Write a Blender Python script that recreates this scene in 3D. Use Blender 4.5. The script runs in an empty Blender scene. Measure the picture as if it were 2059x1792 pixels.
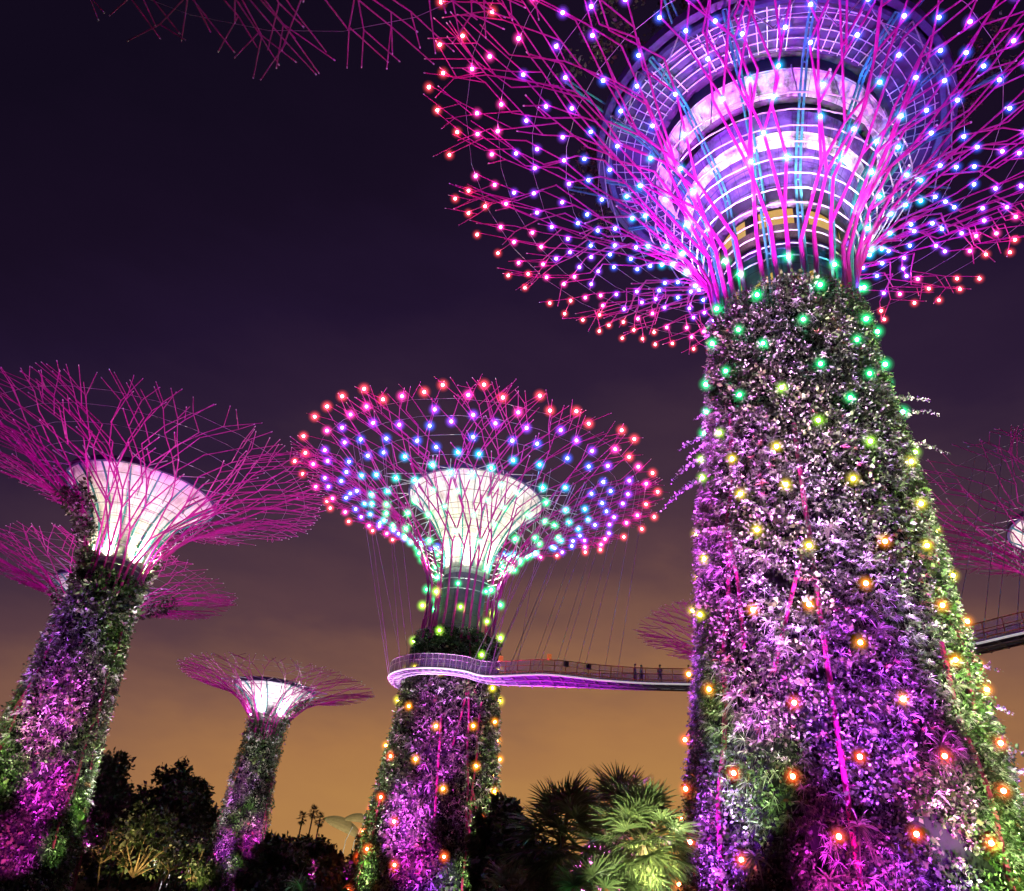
import bpy, math, random
import numpy as np
from mathutils import Vector, Matrix

R = math.radians
rnd = random.Random(7)
rng = np.random.default_rng(7)
scene = bpy.context.scene
col = scene.collection

# ------------------------------------------------------------------ camera
PITCH, ROLL = R(31.1), math.atan2(280, 2592)
r0 = Vector((1, 0, 0)); ax = Vector((0, math.cos(PITCH), math.sin(PITCH))); u0 = Vector((0, -math.sin(PITCH), math.cos(PITCH)))
cx = r0 * math.cos(ROLL) + u0 * math.sin(ROLL)
cy = -r0 * math.sin(ROLL) + u0 * math.cos(ROLL)
cam_d = bpy.data.cameras.new('camera')
cam = bpy.data.objects.new('camera', cam_d); col.objects.link(cam)
cam_d.sensor_width = 36.0
cam_d.lens = 36.0 * 1574 / 2059
cam_d.clip_end = 3000
m = Matrix((cx, cy, -ax)).transposed().to_4x4()
m.translation = Vector((0, 0, 1.6))
cam.matrix_world = m
scene.camera = cam
CAM = Vector((0, 0, 1.6))

# ------------------------------------------------------------------ view, world
scene.view_settings.view_transform = 'Standard'
scene.view_settings.look = 'None'
scene.view_settings.exposure = 0.0
scene.view_settings.gamma = 1.0
try:
    scene.cycles.use_light_tree = True
    scene.cycles.use_denoising = True
    scene.cycles.max_bounces = 5
    scene.cycles.diffuse_bounces = 2
    scene.cycles.glossy_bounces = 2
    scene.cycles.volume_bounces = 0
    scene.cycles.transparent_max_bounces = 24
    scene.cycles.sample_clamp_indirect = 3.0
except Exception:
    pass


def lin(r, g, b):
    f = lambda c: (c / 255 / 12.92) if c / 255 <= 0.04045 else ((c / 255 + 0.055) / 1.055) ** 2.4
    return (f(r), f(g), f(b))


world = bpy.data.worlds.new('World'); scene.world = world
world.use_nodes = True
nt = world.node_tree; nt.nodes.clear()


def N(nt, typ, **kw):
    n = nt.nodes.new(typ)
    for k, v in kw.items():
        setattr(n, k, v)
    return n


def L(nt, a, b):
    nt.links.new(a, b)


def math_node(nt, op, a, b=None, clamp=False):
    n = N(nt, 'ShaderNodeMath', operation=op, use_clamp=clamp)
    for i, v in enumerate((a, b)):
        if v is None: continue
        if isinstance(v, (int, float)): n.inputs[i].default_value = v
        else: L(nt, v, n.inputs[i])
    return n.outputs[0]


def ramp(nt, fac, stops, interp='LINEAR'):
    n = N(nt, 'ShaderNodeValToRGB')
    cr = n.color_ramp; cr.interpolation = interp
    while len(cr.elements) < len(stops): cr.elements.new(0.5)
    for e, (p, c) in zip(cr.elements, stops):
        e.position = p; e.color = (*c, 1)
    L(nt, fac, n.inputs[0])
    return n.outputs[0]


tc = N(nt, 'ShaderNodeTexCoord')
sep = N(nt, 'ShaderNodeSeparateXYZ'); L(nt, tc.outputs['Generated'], sep.inputs[0])
hx = math_node(nt, 'MULTIPLY', sep.outputs[0], math.sin(R(17)))
hy = math_node(nt, 'MULTIPLY', sep.outputs[1], math.cos(R(17)))
dot = math_node(nt, 'ADD', hx, hy)
x2 = math_node(nt, 'MULTIPLY', sep.outputs[0], sep.outputs[0]); y2 = math_node(nt, 'MULTIPLY', sep.outputs[1], sep.outputs[1])
hl = math_node(nt, 'SQRT', math_node(nt, 'ADD', math_node(nt, 'ADD', x2, y2), 1e-4))
cosd = math_node(nt, 'DIVIDE', dot, hl)
away = math_node(nt, 'MULTIPLY', math_node(nt, 'SUBTRACT', 1.0, cosd), 0.62)
nz = N(nt, 'ShaderNodeTexNoise'); nz.inputs['Scale'].default_value = 3.4; nz.inputs['Detail'].default_value = 5; nz.inputs['Roughness'].default_value = 0.55
mp = N(nt, 'ShaderNodeMapping'); mp.inputs['Scale'].default_value = (1, 1, 2.6); L(nt, tc.outputs['Generated'], mp.inputs[0]); L(nt, mp.outputs[0], nz.inputs['Vector'])
cl = math_node(nt, 'MULTIPLY', math_node(nt, 'SUBTRACT', nz.outputs[0], 0.5), 0.2)
el = math_node(nt, 'ADD', math_node(nt, 'ADD', math_node(nt, 'MAXIMUM', sep.outputs[2], 0.0), away), cl, clamp=True)
skyc = ramp(nt, el, [(0.0, lin(166, 120, 60)), (0.10, lin(186, 136, 76)), (0.21, lin(168, 118, 74)), (0.30, lin(132, 92, 74)), (0.40, lin(90, 62, 68)),
                     (0.50, lin(66, 46, 62)), (0.60, lin(46, 30, 54)), (0.72, lin(33, 20, 46)), (0.86, lin(24, 14, 34)), (1.0, lin(18, 11, 28))])
bg = N(nt, 'ShaderNodeBackground'); L(nt, skyc, bg.inputs[0]); bg.inputs[1].default_value = 1.0
sky = N(nt, 'ShaderNodeTexSky', sky_type='NISHITA'); sky.sun_disc = False; sky.sun_elevation = R(-9); sky.sun_rotation = R(40)
bg2 = N(nt, 'ShaderNodeBackground'); L(nt, sky.outputs[0], bg2.inputs[0]); bg2.inputs[1].default_value = 0.05
add = N(nt, 'ShaderNodeAddShader'); L(nt, bg.outputs[0], add.inputs[0]); L(nt, bg2.outputs[0], add.inputs[1])
wo = N(nt, 'ShaderNodeOutputWorld'); L(nt, add.outputs[0], wo.inputs[0])


# ------------------------------------------------------------------ materials
def mat(name, base=(0.5, 0.5, 0.5), rough=0.5, metal=0.0, spec=0.5, emit=None, es=0.0, noise=0.0, nscale=6.0, alpha=1.0):
    mt = bpy.data.materials.new(name); mt.use_nodes = True
    t = mt.node_tree; b = t.nodes['Principled BSDF']
    b.inputs['Base Color'].default_value = (*base, 1)
    b.inputs['Roughness'].default_value = rough
    b.inputs['Metallic'].default_value = metal
    b.inputs['Specular IOR Level'].default_value = spec
    if emit:
        b.inputs['Emission Color'].default_value = (*emit, 1); b.inputs['Emission Strength'].default_value = es
    if noise:
        c = N(t, 'ShaderNodeTexCoord'); n = N(t, 'ShaderNodeTexNoise'); n.inputs['Scale'].default_value = nscale; n.inputs['Detail'].default_value = 6
        L(t, c.outputs['Object'], n.inputs['Vector'])
        lo = tuple(x * (1 - noise) for x in base); hi = tuple(min(1, x * (1 + noise)) for x in base)
        L(t, ramp(t, n.outputs[0], [(0.32, lo), (0.68, hi)]), b.inputs['Base Color'])
        L(t, ramp(t, n.outputs[0], [(0.3, (rough * 0.75,) * 3), (0.7, (min(1, rough * 1.25),) * 3)]), b.inputs['Roughness'])
    if alpha < 1: b.inputs['Alpha'].default_value = alpha
    return mt


def leaf_mat(name, rough=0.42):
    mt = bpy.data.materials.new(name); mt.use_nodes = True
    t = mt.node_tree; b = t.nodes['Principled BSDF']
    a = N(t, 'ShaderNodeAttribute', attribute_name='tint')
    L(t, a.outputs['Color'], b.inputs['Base Color'])
    b.inputs['Roughness'].default_value = rough
    b.inputs['Specular IOR Level'].default_value = 0.5
    tr = N(t, 'ShaderNodeBsdfTranslucent'); L(t, a.outputs['Color'], tr.inputs[0])
    mx = N(t, 'ShaderNodeMixShader'); mx.inputs[0].default_value = 0.22
    L(t, b.outputs[0], mx.inputs[1]); L(t, tr.outputs[0], mx.inputs[2])
    L(t, mx.outputs[0], t.nodes['Material Output'].inputs[0])
    return mt


def panel_mat(name, base, nphi, dz, seam=0.35, stain_shade=0.25, rough=0.5, spec=0.4):
    """cladding in a ring of panels: dark joints every nphi-th of a turn and every dz metres, and blotchy wear or painted patches of light and shadow"""
    mt = bpy.data.materials.new(name); mt.use_nodes = True
    t = mt.node_tree; b = t.nodes['Principled BSDF']
    c = N(t, 'ShaderNodeTexCoord'); s = N(t, 'ShaderNodeSeparateXYZ'); L(t, c.outputs['Object'], s.inputs[0])
    at = math_node(t, 'ARCTAN2', s.outputs[1], s.outputs[0])
    fa = math_node(t, 'FRACT', math_node(t, 'MULTIPLY', math_node(t, 'ADD', at, 7.0), nphi / (2 * math.pi)))
    fz = math_node(t, 'FRACT', math_node(t, 'MULTIPLY', s.outputs[2], 1 / dz))
    ja = math_node(t, 'LESS_THAN', fa, 0.05); jz = math_node(t, 'LESS_THAN', fz, 0.05)
    j = math_node(t, 'MAXIMUM', ja, jz)
    n = N(t, 'ShaderNodeTexNoise'); n.inputs['Scale'].default_value = 1.1; n.inputs['Detail'].default_value = 8; n.inputs['Roughness'].default_value = 0.65
    L(t, c.outputs['Object'], n.inputs['Vector'])
    cc = ramp(t, n.outputs[0], [(0.36, tuple(x * (1 - stain_shade) for x in base)), (0.55, base)])
    mx = N(t, 'ShaderNodeMix', data_type='RGBA'); L(t, j, mx.inputs[0]); L(t, cc, mx.inputs[6]); mx.inputs[7].default_value = (*[x * seam for x in base], 1)
    L(t, mx.outputs[2], b.inputs['Base Color'])
    b.inputs['Roughness'].default_value = rough; b.inputs['Specular IOR Level'].default_value = spec
    return mt


M = {}
M['steel'] = mat('magenta_painted_steel', (0.46, 0.012, 0.27), 0.42, 0.0, 0.5, noise=0.18, nscale=2.5)
M['pole'] = mat('weathered_magenta_pole', (0.26, 0.012, 0.08), 0.5, noise=0.45, nscale=1.2)
M['tip'] = mat('pale_end_cap', (0.8, 0.78, 0.8), 0.4)
M['hoop'] = mat('pale_galvanised_steel', (0.48, 0.46, 0.52), 0.35, 0.3, 0.5, noise=0.1)
M['wire'] = mat('thin_steel_wire', (0.5, 0.45, 0.55), 0.4, 0.4)
M['teal'] = mat('teal_painted_mullion', (0.05, 0.30, 0.29), 0.4, noise=0.15)
M['core'] = mat('dark_planting_felt', (0.007, 0.007, 0.008), 0.9, spec=0.1, noise=0.5, nscale=1.3)
M['shaft'] = panel_mat('grey_concrete_shaft', (0.17, 0.13, 0.22), 10, 1.2, 0.5, 0.3)
M['funnel'] = panel_mat('white_funnel_cladding', (0.80, 0.78, 0.74), 36, 1.05, 0.22, 0.35)
M['white_band'] = panel_mat('white_shadow_blotched_cladding', (0.80, 0.77, 0.82), 44, 0.9, 0.4, 0.82)  # strong blotches paint broken patches of light and shadow into the cladding
M['violet_band'] = panel_mat('violet_grey_glazing', (0.13, 0.09, 0.28), 44, 1.3, 0.45, 0.5, 0.25)
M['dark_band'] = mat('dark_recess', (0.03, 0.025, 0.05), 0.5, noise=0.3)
M['soffit'] = mat('violet_soffit', (0.03, 0.022, 0.085), 0.6, noise=0.3, nscale=1.5)
M['beam'] = mat('violet_rim_beam', (0.05, 0.035, 0.12), 0.4, noise=0.2)
M['window'] = mat('lit_amber_window', (0.3, 0.2, 0.05), 0.4, emit=(1.0, 0.62, 0.10), es=0.55)
M['grille'] = mat('dark_mesh_grille', (0.10, 0.09, 0.06), 0.5, noise=0.5, nscale=14)
M['leaf'] = leaf_mat('leaf')
M['palm'] = leaf_mat('palm_leaf', 0.35)
M['bark'] = mat('bark', (0.16, 0.11, 0.07), 0.85, spec=0.2, noise=0.5, nscale=7)
M['ground'] = mat('dark_lawn', (0.03, 0.04, 0.022), 0.95, spec=0.1, noise=0.5, nscale=0.4)
M['path'] = mat('paving', (0.10, 0.095, 0.09), 0.85, noise=0.25, nscale=1.2)
M['deck'] = mat('walkway_soffit', (0.13, 0.08, 0.26), 0.5, noise=0.25, nscale=0.8)
M['edge'] = mat('white_walkway_edge', (0.78, 0.76, 0.78), 0.35, noise=0.1)
M['strip'] = mat('white_light_strip_edge', (0.7, 0.68, 0.7), 0.35, emit=(1.0, 0.92, 0.95), es=0.4)
M['crossbeam'] = mat('violet_grey_beam', (0.30, 0.26, 0.40), 0.4, noise=0.15)
M['rail'] = mat('orange_painted_rail', (0.55, 0.22, 0.10), 0.4, noise=0.15)
M['railgrey'] = mat('grey_steel_rail', (0.5, 0.44, 0.5), 0.4, 0.3, noise=0.1)
M['mesh'] = mat('violet_railing_mesh', (0.30, 0.14, 0.46), 0.5, alpha=0.5)
M['box'] = mat('orange_lamp_box', (0.8, 0.22, 0.06), 0.5, emit=(1.0, 0.25, 0.05), es=0.35)
M['blackbox'] = mat('black_speaker', (0.02, 0.02, 0.03), 0.5, noise=0.2)
M['dome'] = panel_mat('cream_dome_glazing', (0.62, 0.52, 0.30), 60, 3.0, 0.8, 0.2)
M['skin'] = mat('skin', (0.45, 0.28, 0.2), 0.6, noise=0.05)
M['hair'] = mat('dark_hair', (0.02, 0.015, 0.012), 0.6, noise=0.2)
M['cloth_a'] = mat('white_shirt', (0.7, 0.66, 0.66), 0.8, noise=0.08)
M['cloth_b'] = mat('violet_shirt', (0.16, 0.06, 0.2), 0.8, noise=0.1)
M['cloth_c'] = mat('dark_trousers', (0.04, 0.035, 0.07), 0.8, noise=0.1)
M['concrete'] = mat('beige_render', (0.5, 0.42, 0.27), 0.8, noise=0.15, nscale=0.3)
M['glass_dark'] = mat('dark_window', (0.05, 0.045, 0.04), 0.2, noise=0.2)

BANDS = [(1.0, 0.10, 0.015), (1.0, 0.30, 0.01), (0.95, 0.75, 0.03), (0.45, 1.0, 0.06), (0.02, 1.0, 0.30), (0.01, 0.85, 0.75), (0.01, 0.45, 1.0),
         (0.06, 0.12, 1.0), (0.30, 0.06, 1.0), (1.0, 0.05, 0.42), (1.0, 0.07, 0.10)]
BNAME = ['red_orange', 'orange', 'yellow', 'lime', 'green', 'cyan', 'azure', 'blue', 'violet', 'pink', 'red']
M_bulb, M_halo = [], []          # added bloom: four nested emissive shells round each bulb, fading outward
BULB_E, HALO_E = 60.0, (3.6, 1.5, 0.5, 0.15)
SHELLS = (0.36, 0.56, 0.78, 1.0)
for nm, c in zip(BNAME, BANDS):
    mx = max(c)
    bc = tuple(0.06 + 0.94 * v for v in c)
    mt = mat(nm + '_led', (0.5, 0.5, 0.5), 0.5, emit=bc, es=BULB_E); M_bulb.append(mt)
    for k, ge in enumerate(HALO_E):
        g = bpy.data.materials.new(nm + '_glow_halo'); g.use_nodes = True
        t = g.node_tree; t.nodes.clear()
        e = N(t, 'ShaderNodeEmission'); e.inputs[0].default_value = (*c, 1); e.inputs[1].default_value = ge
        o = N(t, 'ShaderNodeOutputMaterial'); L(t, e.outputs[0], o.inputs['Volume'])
        M_halo.append(g)


# ------------------------------------------------------------------ mesh helpers
def raw_mesh(name, V, F, mats, mi=None, smooth=False, tint=None):
    me = bpy.data.meshes.new(name)
    if isinstance(F, np.ndarray):
        nf, k = F.shape
        me.vertices.add(len(V)); me.vertices.foreach_set('co', np.asarray(V, dtype=np.float32).ravel())
        me.loops.add(nf * k); me.loops.foreach_set('vertex_index', F.astype(np.int32).ravel())
        me.polygons.add(nf); me.polygons.foreach_set('loop_start', np.arange(0, nf * k, k, dtype=np.int32))
        me.update(calc_edges=True); me.validate()
    else:
        me.from_pydata([tuple(v) for v in V], [], F)
    for mt in mats: me.materials.append(mt)
    if mi is not None: me.polygons.foreach_set('material_index', np.asarray(mi, dtype=np.int32))
    if smooth: me.polygons.foreach_set('use_smooth', np.ones(len(me.polygons), dtype=bool))
    if tint is not None:
        a = me.attributes.new('tint', 'FLOAT_COLOR', 'POINT')
        a.data.foreach_set('color', np.concatenate([tint, np.ones((len(tint), 1))], 1).astype(np.float32).ravel())
    me.update()
    return me


def link(name, data, parent=None, loc=None):
    o = bpy.data.objects.new(name, data); col.objects.link(o)
    if parent is not None: o.parent = parent
    if loc is not None: o.location = loc
    return o


def empty(name, loc, label=None, cat=None, group=None):
    o = bpy.data.objects.new(name, None); col.objects.link(o); o.location = (loc[0], loc[1], loc[2] if len(loc) > 2 else 0)
    tag(o, label, cat, group)
    return o


def tag(o, label=None, cat=None, group=None, kind=None):
    for k, v in (('label', label), ('category', cat), ('group', group), ('kind', kind)):
        if v: o[k] = v
    return o


class MB:
    def __init__(s): s.V = []; s.F = []; s.M = []

    def add(s, V, F, mi=0):
        b = len(s.V); s.V += [tuple(v) for v in V]; s.F += [tuple(b + i for i in f) for f in F]; s.M += [mi] * len(F)

    def tube(s, a, b, ra, rb=None, n=6, caps=False, mi=0):
        a = Vector(a); b = Vector(b); rb = ra if rb is None else rb
        d = (b - a)
        if d.length < 1e-6: return
        d.normalize()
        x = d.orthogonal().normalized(); y = d.cross(x)
        V = []
        for p, r in ((a, ra), (b, rb)):
            for k in range(n):
                t = 2 * math.pi * k / n
                V.append(p + x * (r * math.cos(t)) + y * (r * math.sin(t)))
        F = [(k, (k + 1) % n, n + (k + 1) % n, n + k) for k in range(n)]
        if caps: F += [tuple(range(n - 1, -1, -1)), tuple(range(n, 2 * n))]
        s.add(V, F, mi)

    def poly(s, pts, r, n=6, mi=0, closed=False, caps=True):
        pts = [Vector(p) for p in pts]; k = len(pts)
        if closed:
            for i in range(k): s.tube(pts[i], pts[(i + 1) % k], r, r, n, False, mi)
            return
        rr = r if isinstance(r, (list, tuple)) else [r] * k
        V = []; x = None
        for i, p in enumerate(pts):
            d = (pts[min(i + 1, k - 1)] - pts[max(i - 1, 0)]).normalized()
            x = d.orthogonal().normalized() if x is None else (x - d * x.dot(d)).normalized()
            y = d.cross(x)
            for j in range(n):
                t = 2 * math.pi * j / n
                V.append(p + x * (rr[i] * math.cos(t)) + y * (rr[i] * math.sin(t)))
        F = []
        for i in range(k - 1):
            for j in range(n):
                F.append((i * n + j, i * n + (j + 1) % n, (i + 1) * n + (j + 1) % n, (i + 1) * n + j))
        if caps: F += [tuple(range(n - 1, -1, -1)), tuple(range((k - 1) * n, k * n))]
        s.add(V, F, mi)

    def lathe(s, prof, n=64, mi=0, c=(0, 0, 0)):
        V = []; k = len(prof)
        for r, z in prof:
            for j in range(n):
                t = 2 * math.pi * j / n
                V.append((c[0] + r * math.cos(t), c[1] + r * math.sin(t), c[2] + z))
        F = []
        for i in range(k - 1):
            for j in range(n):
                F.append((i * n + j, i * n + (j + 1) % n, (i + 1) * n + (j + 1) % n, (i + 1) * n + j))
        s.add(V, F, mi)

    def box(s, c, h, rz=0.0, mi=0, up=None):
        c = Vector(c); ca, sa = math.cos(rz), math.sin(rz)
        V = []
        for dx, dy, dz in ((-1, -1, -1), (1, -1, -1), (1, 1, -1), (-1, 1, -1), (-1, -1, 1), (1, -1, 1), (1, 1, 1), (-1, 1, 1)):
            x, y = dx * h[0], dy * h[1]
            V.append((c.x + x * ca - y * sa, c.y + x * sa + y * ca, c.z + dz * h[2]))
        s.add(V, [(0, 3, 2, 1), (4, 5, 6, 7), (0, 1, 5, 4), (1, 2, 6, 5), (2, 3, 7, 6), (3, 0, 4, 7)], mi)

    def sphere(s, c, r, nu=10, nv=6, mi=0, sc=(1, 1, 1)):
        V = [(c[0], c[1], c[2] - r * sc[2])]
        for i in range(1, nv):
            a = -math.pi / 2 + math.pi * i / nv
            for j in range(nu):
                t = 2 * math.pi * j / nu
                V.append((c[0] + r * sc[0] * math.cos(a) * math.cos(t), c[1] + r * sc[1] * math.cos(a) * math.sin(t), c[2] + r * sc[2] * math.sin(a)))
        V.append((c[0], c[1], c[2] + r * sc[2]))
        F = [(0, 1 + (j + 1) % nu, 1 + j) for j in range(nu)]
        for i in range(nv - 2):
            for j in range(nu):
                F.append((1 + i * nu + j, 1 + i * nu + (j + 1) % nu, 1 + (i + 1) * nu + (j + 1) % nu, 1 + (i + 1) * nu + j))
        b = 1 + (nv - 2) * nu
        F += [(b + j, b + (j + 1) % nu, len(V) - 1) for j in range(nu)]
        s.add(V, F, mi)

    def mesh(s, name, mats, smooth=False):
        return raw_mesh(name, s.V, s.F, mats if isinstance(mats, list) else [mats], s.M, smooth)

    def build(s, name, mats, parent=None, smooth=False):
        return link(name, s.mesh(name, mats, smooth), parent)


def unit(a):
    return a / np.maximum(np.linalg.norm(a, axis=1, keepdims=True), 1e-9)


def blades(P, D, S, Ln, W, droop, tint, shape=(0.35, 1.0, 0.75, 0.05)):
    """leaf strips: base P, direction D, side S, length, width, droop (down-curve); four stations each. returns V,F,T"""
    n = len(P); ts = np.array([0.0, 0.35, 0.7, 1.0]); V = np.zeros((n, 8, 3))
    for i, t in enumerate(ts):
        c = P + D * (Ln * t)[:, None]
        c[:, 2] -= droop * Ln * t * t
        w = (W * shape[i] * 0.5)[:, None]
        V[:, 2 * i] = c - S * w; V[:, 2 * i + 1] = c + S * w
    q = np.array([[0, 1, 3, 2], [2, 3, 5, 4], [4, 5, 7, 6]])
    F = (np.arange(n) * 8)[:, None, None] + q[None]
    return V.reshape(-1, 3), F.reshape(-1, 4), np.repeat(tint, 8, axis=0)


def leaves_diamond(P, D, S, Ln, W, tint):
    """small ovate leaves: a folded diamond of two triangles-as-quads"""
    n = len(P); V = np.zeros((n, 4, 3))
    Nn = np.cross(D, S)
    V[:, 0] = P
    V[:, 1] = P + D * (Ln * 0.45)[:, None] + S * (W * 0.5)[:, None] + Nn * (W * 0.12)[:, None]
    V[:, 2] = P + D * Ln[:, None]
    V[:, 3] = P + D * (Ln * 0.45)[:, None] - S * (W * 0.5)[:, None] + Nn * (W * 0.12)[:, None]
    F = (np.arange(n) * 4)[:, None] + np.arange(4)[None]
    return V.reshape(-1, 3), F, np.repeat(tint, 4, axis=0)


def cat_parts(parts):
    V, F, T = [], [], []; b = 0
    for v, f, t in parts:
        V.append(v); F.append(f + b); T.append(t); b += len(v)
    return np.concatenate(V), np.concatenate(F), np.concatenate(T)


PAL = {
    'fern': [(0.05, 0.08, 0.03), (0.03, 0.05, 0.02), (0.10, 0.14, 0.06), (0.025, 0.045, 0.018), (0.46, 0.44, 0.43), (0.34, 0.36, 0.30)],  # pale and near-black tones paint glints and dark gaps into the leaves
    'ivy': [(0.05, 0.08, 0.03), (0.03, 0.055, 0.02), (0.34, 0.37, 0.26), (0.025, 0.04, 0.015), (0.09, 0.14, 0.05)],  # pale tone among darks puts speckled highlights into the leaf colour
    'silver': [(0.50, 0.46, 0.49), (0.20, 0.22, 0.18), (0.58, 0.52, 0.56)],
    'dark': [(0.035, 0.05, 0.02), (0.05, 0.065, 0.025), (0.028, 0.035, 0.015)],
    'broad': [(0.06, 0.12, 0.03), (0.04, 0.08, 0.02), (0.12, 0.18, 0.05)],
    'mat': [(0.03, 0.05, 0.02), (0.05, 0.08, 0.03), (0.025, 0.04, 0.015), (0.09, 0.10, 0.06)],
    'stag': [(0.22, 0.24, 0.16), (0.16, 0.19, 0.10)],
    'bronze': [(0.26, 0.08, 0.10), (0.30, 0.14, 0.08)],
}


def tints(key, n, jit=0.25):
    p = np.array(PAL[key]); t = p[rng.integers(0, len(p), n)]
    return np.clip(t * (1 + jit * rng.standard_normal((n, 1))), 0.01, 0.8)


def rand_dirs(n):
    return unit(rng.standard_normal((n, 3)))


def rosettes(C, Nr, size, k, key, droop=0.45, wid=0.085, spread=1.0):
    """C centres, Nr outward normals, size per centre, k blades each: arching fern tufts"""
    n = len(C)
    c = np.repeat(C, k, 0); nr = np.repeat(Nr, k, 0); sz = np.repeat(size, k)
    tb = np.repeat(tints(key, n, 0.2), k, 0) * (1 + 0.18 * rng.standard_normal((n * k, 1)))
    rd = rand_dirs(n * k); rd -= nr * np.sum(rd * nr, 1, keepdims=True); rd = unit(rd)
    a = rng.uniform(0.15, 1.35, n * k)[:, None] * spread
    D = unit(nr * np.cos(a) + rd * np.sin(a) + np.array([0, 0, 0.25]))
    S = unit(np.cross(D, nr + 0.35 * rand_dirs(n * k)))
    Ln = sz * rng.uniform(0.6, 1.1, n * k)
    return blades(c, D, S, Ln, Ln * wid * rng.uniform(0.7, 1.4, n * k), droop * rng.uniform(0.5, 1.4, n * k), np.clip(tb, 0.01, 0.8))


def clumps(C, Nr, size, k, key, leaf=0.2, asp=0.62):
    """ivy-like clumps of ovate leaves hanging off a surface"""
    n = len(C)
    c = np.repeat(C, k, 0); nr = np.repeat(Nr, k, 0); sz = np.repeat(size, k)[:, None]
    p = c + rand_dirs(n * k) * sz * (rng.uniform(0, 1, (n * k, 1)) ** 0.5)
    D = unit(nr * 0.6 + rand_dirs(n * k) * 0.8 + np.array([0, 0, -0.35]))
    S = unit(np.cross(D, nr + 0.7 * rand_dirs(n * k)))
    Ln = leaf * rng.uniform(0.6, 1.4, n * k)
    tb = np.repeat(tints(key, n, 0.2), k, 0) * (1 + 0.2 * rng.standard_normal((n * k, 1)))
    return leaves_diamond(p, D, S, Ln, Ln * asp, np.clip(tb, 0.01, 0.8))


def leaf_obj(name, parts, parent, material='leaf', kind=None):
    V, F, T = cat_parts(parts)
    o = link(name, raw_mesh(name, V, F, [M[material]], tint=T), parent)
    if kind: o['kind'] = kind
    return o


def spot(parent, loc, target, color, power, cone=40, blend=0.6, size=0.35):
    d = bpy.data.lights.new('floodlight', 'SPOT'); d.energy = power; d.color = color
    d.spot_size = R(cone); d.spot_blend = blend; d.shadow_soft_size = size
    o = bpy.data.objects.new('floodlight', d); col.objects.link(o)
    o.parent = parent; o.location = loc
    v = Vector(target) - Vector(loc)
    o.rotation_euler = v.to_track_quat('-Z', 'Y').to_euler()
    return o


# ------------------------------------------------------------------ the big steel trees
def lowfreq(phi, z, seed):
    """cheap smooth noise on the trunk surface"""
    r = np.random.default_rng(seed); v = np.zeros_like(phi)
    for _ in range(9):
        k = r.integers(1, 8); w = r.uniform(0.15, 1.1); ph = r.uniform(0, 6.28)
        v += np.sin(k * phi + w * z + ph)
    return v / 3.0


class Shell:
    def __init__(s, zn, rn, rb, H, Rr, thm=72):
        s.zn, s.rn, s.rb, s.H, s.R, s.thm = zn, rn, rb, H, Rr, R(thm)
        ts = np.linspace(0, 1.12, 300)
        rr, zz = s._rz(ts)
        s.Ls = np.concatenate([[0], np.cumsum(np.hypot(np.diff(rr), np.diff(zz)))]); s.ts = ts
        s.Lt = float(np.interp(1.0, ts, s.Ls))

    def _rz(s, t):
        th = t * s.thm
        return (s.rn + (s.R - s.rn) * (1 - np.cos(th)) / (1 - math.cos(s.thm)), s.zn + (s.H - s.zn) * np.sin(th) / math.sin(s.thm))

    def trunk_r(s, z):
        return s.rn + (s.rb - s.rn) * max(0.0, (s.zn - z) / s.zn)

    def rz(s, Lq):
        if Lq < 0:
            z = s.zn + Lq
            return s.trunk_r(z), z
        t = float(np.interp(Lq, s.Ls, s.ts)); r, z = s._rz(np.array([t]))
        return float(r[0]), float(z[0])

    def pt(s, phi, Lq, off=0.0):
        r, z = s.rz(Lq)
        return Vector(((r + off) * math.cos(phi), (r + off) * math.sin(phi), z))


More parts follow.
